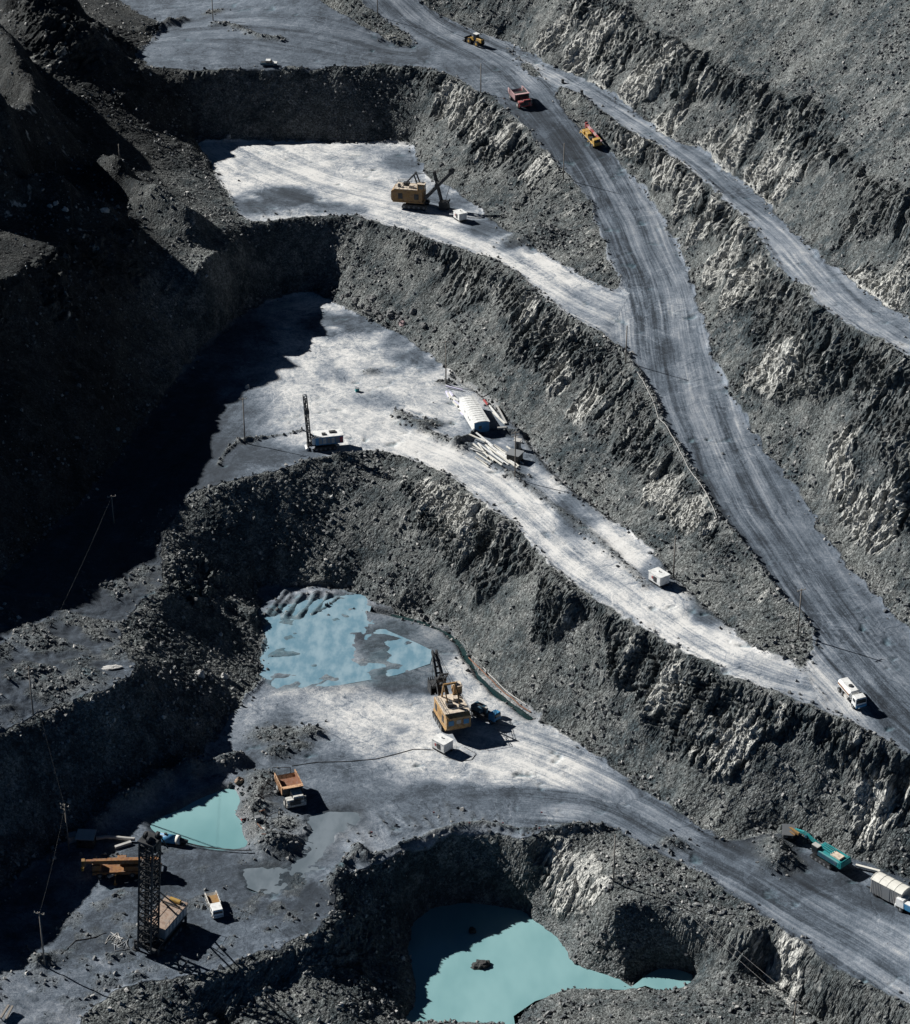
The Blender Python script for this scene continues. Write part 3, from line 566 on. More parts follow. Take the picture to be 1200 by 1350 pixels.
edge = ramp(t, mth(t, 'ADD', aSlope, mth(t, 'MULTIPLY', mth(t, 'SUBTRACT', mid, .5), .5)), .3, .62)
col = mix(t, edge, dk.outputs[0], slopec)
Lk(col, bs.inputs['Base Color'])
Lk(ramp(t, aWet, .2, .9, .95, .42), bs.inputs['Roughness']); bs.inputs['Specular IOR Level'].default_value = .25
# relief finer than the mesh
hs = mth(t, 'ADD', mth(t, 'MULTIPLY', v1.outputs['Distance'], -.22), mth(t, 'MULTIPLY', v2.outputs['Distance'], -.09))
hr_ = mth(t, 'ADD', mth(t, 'MULTIPLY', ss.outputs[2], .32), mth(t, 'MULTIPLY', ramp(t, crk.outputs['Distance'], 0, .15), .18))
hs = mth(t, 'ADD', mth(t, 'MULTIPLY', hs, mth(t, 'SUBTRACT', 1, mth(t, 'MULTIPLY', aRock, .7))), mth(t, 'MULTIPLY', hr_, aRock))
hs = mth(t, 'ADD', hs, mth(t, 'MULTIPLY', fine, .08))
hf = mth(t, 'ADD', mth(t, 'MULTIPLY', chn.outputs[0], .16), mth(t, 'MULTIPLY', fine, .035)); hf = mth(t, 'ADD', hf, mth(t, 'MULTIPLY', mth(t, 'MULTIPLY', tn2, lane), .05))
sel = mth(t, 'MAXIMUM', edge, mth(t, 'MULTIPLY', aRough, .8))
hh = mth(t, 'ADD', mth(t, 'MULTIPLY', hs, sel), mth(t, 'MULTIPLY', hf, mth(t, 'SUBTRACT', 1, sel)))
bp = N(t, 'Bump'); bp.inputs['Distance'].default_value = 1.0; bp.inputs['Strength'].default_value = .9; Lk(hh, bp.inputs['Height']); Lk(bp.outputs[0], bs.inputs['Normal'])
# ---------------------------------------------------------------- ground meshes: one sheet cut along the edges of floors and roads
def mesh_from(name, verts, faces, mat, smooth=True, nside=4):
    me = bpy.data.meshes.new(name); me.vertices.add(len(verts)); me.vertices.foreach_set('co', np.ascontiguousarray(verts, np.float32).ravel())
    nf = len(faces); me.loops.add(nf * nside); me.loops.foreach_set('vertex_index', np.ascontiguousarray(faces, np.int32).ravel())
    me.polygons.add(nf); me.polygons.foreach_set('loop_start', np.arange(0, nf * nside, nside, dtype=np.int32))
    me.polygons.foreach_set('use_smooth', np.full(nf, smooth)); me.update(calc_edges=True)
    if mat: me.materials.append(mat)
    return me
VV = np.stack([VX, VY, VZ], 1)
idx = np.arange(NR * NC).reshape(NR, NC)
F = np.stack([idx[:-1, :-1], idx[:-1, 1:], idx[1:, 1:], idx[1:, :-1]], -1).reshape(-1, 4)
own = np.where(isfl, owner_v, -1)[F[:, 0]]
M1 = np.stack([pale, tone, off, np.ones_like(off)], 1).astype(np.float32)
painted_shade = 1 - .68 * sstep(-64, -86, Xf + 6 * vn(Xf / 15, Yf / 15, H0 * 0, 4)) * sstep(395, 430, Yf)  # rock colour darkened on the left mountainside to deepen its shade
M2 = np.stack([WET, BLUE, np.clip(rough, 0, 1), painted_shade], 1).astype(np.float32)
TR = np.stack([tu, td], 1).astype(np.float32)
names = {-1: 'ground', 0: 'upper_bench_floor', 1: 'middle_bench_floor', 2: 'lower_bench_floor', 3: 'haul_road', 4: 'upper_road', 5: 'pit_floor'}
for o_ in range(-1, 6):
    f = F[own == o_]; used, inv = np.unique(f, return_inverse=True); f = inv.reshape(-1, 4)
    me = mesh_from(names[o_], VV[used], f, gm, o_ >= 0)
    for nm, D_ in (('mask', M1), ('mask_wet_shade', M2)):
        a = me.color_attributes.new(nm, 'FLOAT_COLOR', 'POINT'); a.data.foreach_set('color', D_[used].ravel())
    a = me.attributes.new('lane', 'FLOAT', 'POINT'); a.data.foreach_set('value', LANE.astype(np.float32)[used])
    a = me.attributes.new('rock', 'FLOAT', 'POINT'); a.data.foreach_set('value', (rockm * steep).astype(np.float32)[used])
    ul = me.uv_layers.new(name='tracks'); ul.data.foreach_set('uv', TR[used][f.ravel()].ravel())
    o = bpy.data.objects.new(names[o_], me); COL.objects.link(o); o['kind'] = 'structure'
    del me
# ---------------------------------------------------------------- water
def water(name, poly, z, mat, grow=0):
    me = bpy.data.meshes.new(name); bm = bmesh.new()
    vs = [bm.verts.new((p[0], p[1], z)) for p in poly]; bm.faces.new(vs); bmesh.ops.triangulate(bm, faces=bm.faces[:])
    bmesh.ops.recalc_face_normals(bm, faces=bm.faces[:])
    if bm.faces[:][0].normal.z < 0: bmesh.ops.reverse_faces(bm, faces=bm.faces[:])
    bm.to_mesh(me); bm.free(); me.materials.append(mat)
    o = bpy.data.objects.new(name, me); COL.objects.link(o); o['kind'] = 'structure'; return o
def water_mat(name, c1, c2, rgh, scale=.08, spec=.5):
    m = bpy.data.materials.new(name); m.use_nodes = True; n = m.node_tree; b = n.nodes['Principled BSDF']
    p = N(n, 'NewGeometry').outputs['Position']
    f = ramp(n, noise(n, vmul(n, p, (1.5, .7, 1)), scale, 4, .6), .35, .68)
    n.links.new(mix(n, f, c1, c2), b.inputs['Base Color']); b.inputs['Roughness'].default_value = rgh; b.inputs['Specular IOR Level'].default_value = spec
    k = N(n, 'Bump'); k.inputs['Strength'].default_value = .15; k.inputs['Distance'].default_value = .02; n.links.new(noise(n, p, 1.2, 2), k.inputs['Height']); n.links.new(k.outputs[0], b.inputs['Normal'])
    return m
milky = water_mat('milky_water', (.145,.285,.30,1), (.225,.385,.395,1), .10, .035)
muddy = water_mat('milky_shallows', (.13,.235,.30,1), (.25,.35,.405,1), .2, .22)
grey = water_mat('grey_puddle', (.11,.135,.155,1), (.17,.20,.225,1), .12, .15)
def growp(poly, d):
    c = poly[:, :2].mean(0); v = poly[:, :2] - c; l = np.linalg.norm(v, axis=1)[:, None]; r = poly.copy(); r[:, :2] = c + v * (1 + d / l); return r
water('pond_water', growp(pondE, 1.5), ZE - .05, milky)
water('small_pond_water', growp(arc(POND, ZD - .7), 1.0), ZD - .75, milky)
def sheet(name, pts, z, mat): return water(name, growp(arc(pts, ZD), 1.0), z, mat)
sheet('shallow_water', [(332,815),(345,797),(375,792),(400,782),(432,772),(475,770),(490,790),(482,812),(505,830),(545,846),(566,856),(562,872),(520,886),(400,908),(338,905)], ZD - .19, muddy)
sheet('puddle_water', [(405,1073),(440,1064),(487,1060),(484,1080),(450,1095),(434,1107),(434,1127),(412,1145),(385,1149),(374,1138),(393,1118),(404,1100)], ZD - .22, grey)
sheet('puddle_water', [(288,1150),(330,1138),(385,1138),(424,1148),(400,1172),(350,1174)], ZD - .20, grey)
def ribbon(name, L, w, z, mat):
    P_ = densify(L, 1.0); d = np.gradient(P_[:, :2], axis=0); d /= np.linalg.norm(d, axis=1)[:, None]; n = np.stack([-d[:, 1], d[:, 0]], 1) * w
    v = np.concatenate([np.c_[P_[:, :2] + n, np.full(len(P_), z)], np.c_[P_[:, :2] - n, np.full(len(P_), z)]]); k = len(P_)
    f = np.array([(i + k, i + k + 1, i + 1, i) for i in range(k - 1)])
    o = bpy.data.objects.new(name, mesh_from(name, v, f, mat)); COL.objects.link(o); o['kind'] = 'structure'
creek = water_mat('creek_water', (.008,.022,.024,1), (.02,.045,.047,1), .12)
ribbon('stream_water', Ls[1:], .95, ZD - 1.0, creek); ribbon('ditch_water', Ld[5:], 1.1, ZC - .9, creek)
# ---------------------------------------------------------------- loose stones on the faces
rng = np.random.default_rng(4)
def stone_field(name, n, prob, smin, smax, power, mat, label, seed):
    r = np.random.default_rng(seed)
    w = prob / prob.sum(); c = np.cumsum(w); k = np.searchsorted(c, r.random(n)); k = np.clip(k, 0, len(prob) - 1)
    base_v = VV[k]
    s = smin + (smax - smin) * r.random(n)**power
    oc = np.array([(1,0,0),(-1,0,0),(0,1,0),(0,-1,0),(0,0,1),(0,0,-1),(.62,.62,.5),(-.62,-.55,.45)], float)
    of = np.array([(6,4,0),(6,2,4),(6,0,2),(4,2,1),(7,4,1),(7,3,4),(7,1,3),(4,3,0),(0,5,2),(2,5,1),(1,5,3),(3,5,0)])
    v = oc[None] * (1 + .45 * (r.random((n, 8, 3)) - .5)) * s[:, None, None] * (.6 + .8 * r.random((n, 1, 3)))
    q = r.normal(size=(n, 4)); q /= np.linalg.norm(q, axis=1)[:, None]; w_, x, y, z = q.T
    M = np.stack([np.stack([1 - 2*(y*y+z*z), 2*(x*y-z*w_), 2*(x*z+y*w_)], -1), np.stack([2*(x*y+z*w_), 1-2*(x*x+z*z), 2*(y*z-x*w_)], -1), np.stack([2*(x*z-y*w_), 2*(y*z+x*w_), 1-2*(x*x+y*y)], -1)], 1)
    v = np.einsum('nij,nkj->nki', M, v) + base_v[:, None] + np.array([0, 0, 1.]) * (s * .25)[:, None, None] + (r.random((n, 1, 3)) - .5) * [.4, .4, 0]
    f = (of[None] + (np.arange(n) * 8)[:, None, None]).reshape(-1, 3)
    me = mesh_from(name, v.reshape(-1, 3), f, mat, False, 3)
    a = me.attributes.new('shade', 'FLOAT', 'POINT'); a.data.foreach_set('value', np.repeat(r.random(n), 8).astype(np.float32))
    o = bpy.data.objects.new(name, me); COL.objects.link(o); o['kind'] = 'stuff'; o['label'] = label; o['category'] = 'stones'
sm_ = bpy.data.materials.new('stone'); sm_.use_nodes = True; n_ = sm_.node_tree; b_ = n_.nodes['Principled BSDF']; b_.inputs['Roughness'].default_value = .85
at = N(n_, 'Attribute', attribute_name='shade').outputs['Fac']; cr = N(n_, 'ValToRGB'); n_.links.new(at, cr.inputs[0]); e = cr.color_ramp.elements
e[0].color = (.045,.052,.06,1); e[1].color = (.42,.41,.39,1); e[1].position = 1; q = e.new(.6); q.color = (.12,.126,.128,1); q = e.new(.88); q.color = (.22,.22,.215,1)
pr = n_.nodes.new('ShaderNodeVectorMath'); pr.operation = 'SCALE'; n_.links.new(cr.outputs[0], pr.inputs[0]); n_.links.new(mth(n_, 'ADD', .7, mth(n_, 'MULTIPLY', .6, noise(n_, N(n_, 'NewGeometry').outputs['Position'], 3, 2))), pr.inputs['Scale']); n_.links.new(pr.outputs[0], b_.inputs['Base Color'])
area = (Yf**2)                                     # the mesh is denser near the camera
vis = (np.abs(U.ravel()) < .275) & (Yf < 800)
clump = sstep(-.2, .5, fbm(Xf / 9, Yf / 9, H0 / 9, 3, 15))
spill = np.exp(-((fl - .55) / .2)**2) * .4 * (fl < .93)
pr1 = vis * (off * (.25 + clump) * (1 - .75 * rockm * steep) * painted_shade + rough * .9 + spill) * area
stone_field('rubble', 170000, pr1, .07, .50, 5, sm_, 'grey broken stones lying all over the pit slopes', 1)
# ================================================================ objects
def paint(name, c, rough_=.55, metal=0, dust=.35, rust=0, spec=.4):
    m = bpy.data.materials.new(name); m.use_nodes = True; n = m.node_tree; b = n.nodes['Principled BSDF']
    p = N(n, 'TexCoord').outputs['Object']
    f = ramp(n, noise(n, p, 1.1, 5, .7), .42, .72, 0, dust); base = mix(n, f, (*c, 1), (.19,.19,.185,1))
    if rust: base = mix(n, ramp(n, noise(n, p, 1.6, 5, .7), .5, .58, 0, rust), base, (.16,.065,.03,1))
    n.links.new(base, b.inputs['Base Color']); b.inputs['Roughness'].default_value = rough_; b.inputs['Metallic'].default_value = metal; b.inputs['Specular IOR Level'].default_value = spec
    return m
WHITE = paint('white_paint', (.72,.72,.70), .55, 0, .5); WHITE2 = paint('dirty_white_paint', (.62,.61,.57), .6, 0, .5, .3)
YEL = paint('yellow_paint', (.45,.27,.05), .6, 0, .6, .3); ORA = paint('orange_paint', (.24,.11,.035), .65, 0, .5, .9); RED = paint('red_paint', (.36,.06,.06), .6, 0, .6)
OCH = paint('ochre_paint', (.27,.155,.05), .6, 0, .4, .6); TEAL = paint('teal_paint', (.012,.21,.22), .45, 0, .35); BLUE = paint('blue_paint', (.04,.20,.38), .5, 0, .3); NAVY = paint('dark_blue_paint', (.02,.07,.11), .5, 0, .3)
BLK = paint('black_rubber', (.02,.021,.023), .8, 0, .3); DRK = paint('dark_steel', (.035,.037,.04), .6, .3, .4); GRY = paint('grey_steel', (.22,.23,.24), .5, .2, .4); LGR = paint('pale_grey_metal', (.42,.41,.39), .5, 0, .4)
GLS = paint('dark_glass', (.015,.02,.025), .08, 0, 0, 0, .6); RST = paint('rusty_steel', (.20,.085,.045), .8, 0, .4, .9); CRM = paint('cream_roof_paint', (.62,.53,.42), .6, 0, .4, .3); WOOD = paint('weathered_timber', (.20,.175,.15), .85, 0, .3)
PALW = paint('pale_timber', (.66,.64,.58), .8, 0, .2); LAV = paint('pale_lilac_sheeting', (.60,.58,.72), .7, 0, .1); PNK = paint('pale_pink_paint', (.48,.30,.30), .6, 0, .5); TAN = paint('tan_roof_paint', (.36,.27,.21), .7, 0, .5, .4); BUF = paint('buff_paint', (.40,.25,.10), .65, 0, .6, .7); RWH = paint('rust_streaked_white', (.50,.30,.17), .7, 0, .3, .8)
class MB:
    def __init__(s): s.bm = bmesh.new()
    def box(s, c, d, rz=0, ry=0, rx=0, taper=None, bev=0):
        r = bmesh.ops.create_cube(s.bm, size=1); vs = r['verts']
        for v in vs:
            v.co.x *= d[0]; v.co.y *= d[1]; v.co.z *= d[2]
            if taper and v.co.z > 0: v.co.x *= taper[0]; v.co.y *= taper[1]
        if bev:
            es = list({e for v in vs for e in v.link_edges}); vs = list({v for f in bmesh.ops.bevel(s.bm, geom=es, offset=bev, segments=1, affect='EDGES')['faces'] for v in f.verts} | {v for v in vs if v.is_valid})
        M = Matrix.Translation(c) @ Matrix.Rotation(rz, 4, 'Z') @ Matrix.Rotation(ry, 4, 'Y') @ Matrix.Rotation(rx, 4, 'X')
        for v in vs: v.co = M @ v.co
        return s
    def bar(s, a, b, w, h=None):
        a, b = Vector(a), Vector(b); d = b - a; h = h or w
        r = bmesh.ops.create_cube(s.bm, size=1); q = d.to_track_quat('X', 'Z').to_matrix().to_4x4()
        M = Matrix.Translation((a + b) / 2) @ q @ Matrix.Diagonal((d.length, w, h, 1))
        for v in r['verts']: v.co = M @ v.co
        return s
    def cyl(s, a, b, r, r2=None, n=14):
        a, b = Vector(a), Vector(b); d = b - a
        g = bmesh.ops.create_cone(s.bm, cap_ends=True, segments=n, radius1=r, radius2=r if r2 is None else r2, depth=d.length)
        M = Matrix.Translation((a + b) / 2) @ d.to_track_quat('Z', 'Y').to_matrix().to_4x4()
        for v in g['verts']: v.co = M @ v.co
        return s
    def prism(s, prof, y0, y1):
        """profile in x,z extruded along y"""
        n = len(prof); a = [s.bm.verts.new((p[0], y0, p[1])) for p in prof]; b = [s.bm.verts.new((p[0], y1, p[1])) for p in prof]
        s.bm.faces.new(a); s.bm.faces.new(b[::-1])
        for i in range(n): s.bm.faces.new((a[i], b[i], b[(i + 1) % n], a[(i + 1) % n]))
        return s
    def lattice(s, a, b, w, n, t=.12, side=(0, 1, 0)):
        a, b = Vector(a), Vector(b); d = (b - a).normalized(); u = Vector(side); v = d.cross(u).normalized(); u = v.cross(d).normalized(); h = w / 2
        cs = [u * h + v * h, u * -h + v * h, u * -h - v * h, u * h - v * h]
        for c in cs: s.bar(a + c, b + c, t)
        for k in range(n):
            p, q = a + (b - a) * k / n, a + (b - a) * (k + 1) / n
            for i in range(4):
                c, e = cs[i], cs[(i + 1) % 4]
                s.bar(p + c, q + e, t * .6) if (k + i) % 2 else s.bar(p + e, q + c, t * .6)
                s.bar(q + c, q + e, t * .6)
        return s
    def out(s, name, mat, parent=None, smooth=False):
        me = bpy.data.meshes.new(name); bmesh.ops.recalc_face_normals(s.bm, faces=s.bm.faces[:]); s.bm.to_mesh(me); s.bm.free(); me.materials.append(mat)
        if smooth:
            me.polygons.foreach_set('use_smooth', [len(p.vertices) == 4 for p in me.polygons])
        o = bpy.data.objects.new(name, me); COL.objects.link(o); o.parent = parent; return o
def thing(name, label, cat, group=None):
    o = bpy.data.objects.new(name, None); COL.objects.link(o); o['label'] = label; o['category'] = cat; o['kind'] = 'thing'; o.empty_display_size = .3
    if group: o['group'] = group
    return o
def tag(o, label, cat, group=None):
    o['label'] = label; o['category'] = cat; o['kind'] = 'thing'
    if group: o['group'] = group
    return o
def seat(o, rear, front, z, L=6, Wd=2.5, scale=1, lift=0):
    """stand a thing on the ground between two picture points, facing the second"""
    a, b = G(*rear, z), G(*front, z); c = (a + b) / 2; d = (b - a); yaw = math.atan2(d.y, d.x)
    fx, fy = math.cos(yaw), math.sin(yaw)
    def avg(x, y): return sum(ground(x + i * .6, y + j * .6) for i in (-1, 0, 1) for j in (-1, 0, 1)) / 9
    zf, zr = avg(c.x + fx * L * .4, c.y + fy * L * .4), avg(c.x - fx * L * .4, c.y - fy * L * .4)
    zl, zq = avg(c.x - fy * Wd * .4, c.y + fx * Wd * .4), avg(c.x + fy * Wd * .4, c.y - fx * Wd * .4)
    X_ = Vector((fx, fy, (zf - zr) / (L * .8))).normalized(); Y_ = Vector((-fy, fx, (zl - zq) / (Wd * .8))); Z_ = X_.cross(Y_).normalized()
    if Z_.z < .9: Z_ = Vector((0, 0, 1)); X_ = Vector((fx, fy, 0))
    Y_ = Z_.cross(X_).normalized(); X_ = Y_.cross(Z_)
    M = Matrix((X_, Y_, Z_)).transposed().to_4x4()
    o.matrix_world = Matrix.Translation((c.x, c.y, max((zf + zr + zl + zq) / 4, 0 * z + (zf + zr) / 2 - .1) + lift)) @ M @ Matrix.Scale(scale, 4)
    return o
def copy_tree(o, parent=None):
    c = o.copy(); COL.objects.link(c); c.parent = parent
    for ch in [q for q in bpy.data.objects if q.parent == o]: copy_tree(ch, c)
    return c
def wheel(parent, x, y, r, w, hubm=None):
    s = 1 if y > 0 else -1
    t_ = MB().cyl((x, y - w / 2, r), (x, y + w / 2, r), r, n=18).out('wheel', BLK, parent, True)
    MB().cyl((x, y + s * w * .4, r), (x, y + s * (w / 2 + .04), r), r * .55, r * .45, 12).out('hub', hubm or GRY, t_)
    return t_
def crawler(parent, y, L, w, h):
    prof = [(-L/2, h*.5), (-L/2+h*.18, h*.1), (-L/2+h*.45, 0), (L/2-h*.45, 0), (L/2-h*.18, h*.1), (L/2, h*.5), (L/2-h*.18, h*.9), (L/2-h*.45, h), (-L/2+h*.45, h), (-L/2+h*.18, h*.9)]
    m = MB().prism(prof, y - w / 2, y + w / 2)
    k = int(L / .35)
    for i in range(k):
        x = -L / 2 + h * .4 + (L - h * .8) * i / (k - 1)
        m.box((x, y, h + .02), (.14, w * 1.06, .07)).box((x, y, .02), (.14, w * 1.06, .05))
    c = m.out('crawler_track', DRK, parent)
    q = MB()
    for i in range(5): x = -L / 2 + h * .5 + (L - h) * i / 4; q.cyl((x, y - w * .56, h * .45), (x, y + w * .56, h * .45), h * .26, n=10)
    q.out('roller', GRY, c)
    return c
# ---------------------------------------------------------------- rope shovels
def rope_shovel(label, dip, roof, wall):
    t = thing('rope_shovel', label, 'mining shovel')
    for y in (-2.1, 2.1): crawler(t, y, 6.6, 1.0, 1.25)
    MB().box((0, 0, .9), (4.6, 3.4, .7)).cyl((0, 0, 1.2), (0, 0, 1.75), 1.9, n=20).out('undercarriage', DRK, t)
    hb = MB().box((-1.6, 0, 1.95), (8.2, 5.2, .35)).prism([(-5.8, 2.1), (2.2, 2.1), (2.2, 4.9), (1.5, 5.35), (-5.1, 5.35), (-6.1, 4.7), (-6.1, 2.5)], -2.5, 2.5).out('house', wall, t)
    MB().box((-1.9, 0, 5.40), (6.9, 5.2, .12)).out('roof', roof, hb)
    for x in (-3.6, -1.4, .7):
        for s in (-1, 1): MB().box((x, s * 2.52, 3.5), (1.2, .08, 1.5)).out('side_panel', DRK if x != -1.4 else OCH, hb)
    for y in (-1.55, 1.55): MB().box((-6.12, y, 3.6), (.08, 1.1, 1.1)).out('rear_panel', BLUE, hb)
    MB().box((-6.12, 0, 3.7), (.06, .9, .8)).out('number_plate', LGR, hb)
    w_ = MB()
    for y in (-2.5, 2.5):
        for x in np.linspace(-5.1, 1.5, 7): w_.bar((x, y, 5.4), (x, y, 6.3), .06)
        w_.bar((-5.1, y, 6.3), (1.5, y, 6.3), .06); w_.bar((-5.1, y, 5.9), (1.5, y, 5.9), .05)
    w_.bar((-5.1, -2.5, 6.3), (-5.1, 2.5, 6.3), .06); w_.out('handrail', GRY, t)
    cb = MB().box((2.0, -2.2, 6.2), (1.9, 1.7, 1.9), bev=.08).out('operator_cab', wall, t); MB().box((2.97, -2.2, 6.35), (.06, 1.4, 1.0)).out('window', GLS, cb); MB().box((2.0, -3.07, 6.35), (1.3, .06, .9)).out('window', GLS, cb); MB().box((2.0, -2.2, 7.2), (2.1, 1.9, .12)).out('cab_roof', roof, cb)
    MB().box((-2.6, .8, 5.85), (1.6, 1.2, .8)).out('roof_housing', DRK, t); MB().box((-.9, -1.0, 5.8), (1.2, 1.0, .7)).out('roof_housing', CRM, t); MB().cyl((-4.2, -1.0, 5.45), (-4.2, -1.0, 6.3), .4).out('roof_fan', DRK, t)
    f = MB()
    for y in (-1.2, 1.2): f.bar((1.2, y, 5.3), (-.2, y, 9.0), .3); f.bar((-3.4, y, 5.4), (-.2, y, 9.0), .22)
    f.bar((-.2, -1.3, 9.0), (-.2, 1.3, 9.0), .35); f.out('gantry', DRK if dip == 0 else OCH, t)
    foot, tip = Vector((2.6, 0, 2.6)), Vector((9.6, 0, 10.2))
    b = MB()
    for y in (-.55, .55): b.bar(foot + Vector((0, y * 1.8, 0)), tip + Vector((0, y * .6, 0)), .45, .8)
    for k in range(1, 8): p = foot.lerp(tip, k / 8); b.bar(p + Vector((0, -.8, 0)), p + Vector((0, .8, 0)), .3)
    bo = b.out('boom', DRK, t)
    s = MB()
    for y in (-.4, .4): s.cyl(tip + Vector((0, y - .12, .2)), tip + Vector((0, y + .12, .2)), .75, n=16)
    s.out('boom_sheave', BLK, bo)
    r = MB()
    for y in (-.9, .9, -.4): r.bar((-.2, y, 9.0), tip + Vector((0, y * .5, .7)), .07)
    r.out('support_rope', BLK, t)
    piv = foot.lerp(tip, .45) + Vector((0, 0, .5))
    end = piv + (Vector((1.4, 0, -5.6)) if dip == 0 else Vector((3.6, 0, -4.0)))
    back_ = piv - (end - piv).normalized() * 3.4
    h = MB()
    for y in (-.8, .8): h.bar(back_ + Vector((0, y, 0)), end + Vector((0, y, 0)), .28, .4)
    h.bar(back_ + Vector((0, -.8, 0)), back_ + Vector((0, .8, 0)), .3); h.bar(end + Vector((0, -.8, 0)), end + Vector((0, .8, 0)), .3)
    h.cyl(piv + Vector((0, -1.1, 0)), piv + Vector((0, 1.1, 0)), .55, n=12); st = h.out('dipper_stick', DRK, t)
    e = end; d = MB()
    d.prism([(e.x - .9, e.z + .9), (e.x + 1.5, e.z + 1.1), (e.x + 1.8, e.z - 1.1), (e.x - .7, e.z - 1.3), (e.x - .7, e.z - 1.1), (e.x + 1.45, e.z - .95), (e.x + 1.3, e.z + .8), (e.x - .9, e.z + .7)], -1.1, 1.1)
    for y in (-1.1, 1.1): d.box((e.x + .35, y, e.z), (2.3, .14, 2.2))
    for k in range(5): d.box((e.x + 1.75, -.9 + .45 * k, e.z + 1.25), (.25, .18, .5))
    d.out('dipper', DRK, t)
    ro = MB()
    for y in (-.25, .25): ro.bar(tip + Vector((.6, y, .2)), e + Vector((.8, y, 1.3)), .07)
    ro.out('hoist_rope', BLK, t)
    return t
seat(rope_shovel('ochre rope shovel with boom raised beside a white trailer on the upper pale bench', 0, CRM, OCH), (535,271), (562,273), ZB, 7, 5, 1.02)
seat(rope_shovel('orange and cream rope shovel facing away on the wet pit floor', 1, CRM, BUF), (601,966), (584,937), ZD, 7, 5, 1.0)
# ---------------------------------------------------------------- box trailers on skids
def trailer(label, L, Wd, H, win=True):
    t = thing('switchgear_trailer', label, 'trailer', 'small white box trailers standing near the shovels and the bench road')
    b = MB().box((0, 0, .55 + H / 2), (L, Wd, H), bev=.05).out('body', WHITE, t)
    r = MB().box((0, 0, .58 + H), (L + .2, Wd + .2, .12)); r.cyl((-.3, .2, .6 + H), (-.3, .2, 1.0 + H), .16); r.out('roof', WHITE, t)
    sk_ = MB()
    for y in (-Wd * .35, Wd * .35): sk_.box((0, y, .2), (L * 1.05, .22, .32))
    for x in (-L * .35, 0, L * .35): sk_.box((x, 0, .45), (.2, Wd * .9, .2))
    sk_.out('skid', DRK, t)
    if win:
        MB().box((-L / 2 - .02, .1, 1.15 + H * .35), (.06, Wd * .42, H * .36)).out('window', GLS, b)
        MB().box((.25, -Wd / 2 - .02, 1.0 + H * .25), (L * .26, .06, H * .6)).out('door', DRK, b); MB().box((-.6, -Wd / 2 - .02, 1.0 + H * .3), (L * .12, .06, H * .3)).out('warning_sign', RED, b)
    return t
def trailer_at(o, corner, back, z, L, Wd):
    """near corner and the far end of its long left side in the picture"""
    a, b = G(*corner, z), G(*back, z); d = (b - a); d.z = 0; d.normalize(); n = Vector((d.y, -d.x, 0))
    c = a + d * L / 2 + n * Wd / 2
    zz = min(ground(c.x + i, c.y + j) for i in (-1, 0, 1) for j in (-1, 0, 1)) + .12
    o.matrix_world = Matrix.Translation((c.x, c.y, zz)) @ Matrix.Rotation(math.atan2(d.y, d.x) , 4, 'Z') @ Matrix.Rotation(math.pi, 4, 'Z')
    return o
# the long left side faces -y in the trailer's own frame
for lab, co, bk, z, L, Wd, H in (('white box trailer in front of the upper rope shovel', (605.6,294), (597,288.5), ZB, 3.2, 2.3, 1.8),
        ('white box trailer alone at the inner edge of the lower bench road', (870,777), (858,768.5), ZC, 3.7, 2.5, 1.9),
        ('white box trailer in front of the orange shovel on the pit floor', (585.5,997), (571.5,989.5), ZD, 3.4, 2.6, 1.9)):
    o = trailer(lab, L, Wd, H); trailer_at(o, co, bk, z, L, Wd)
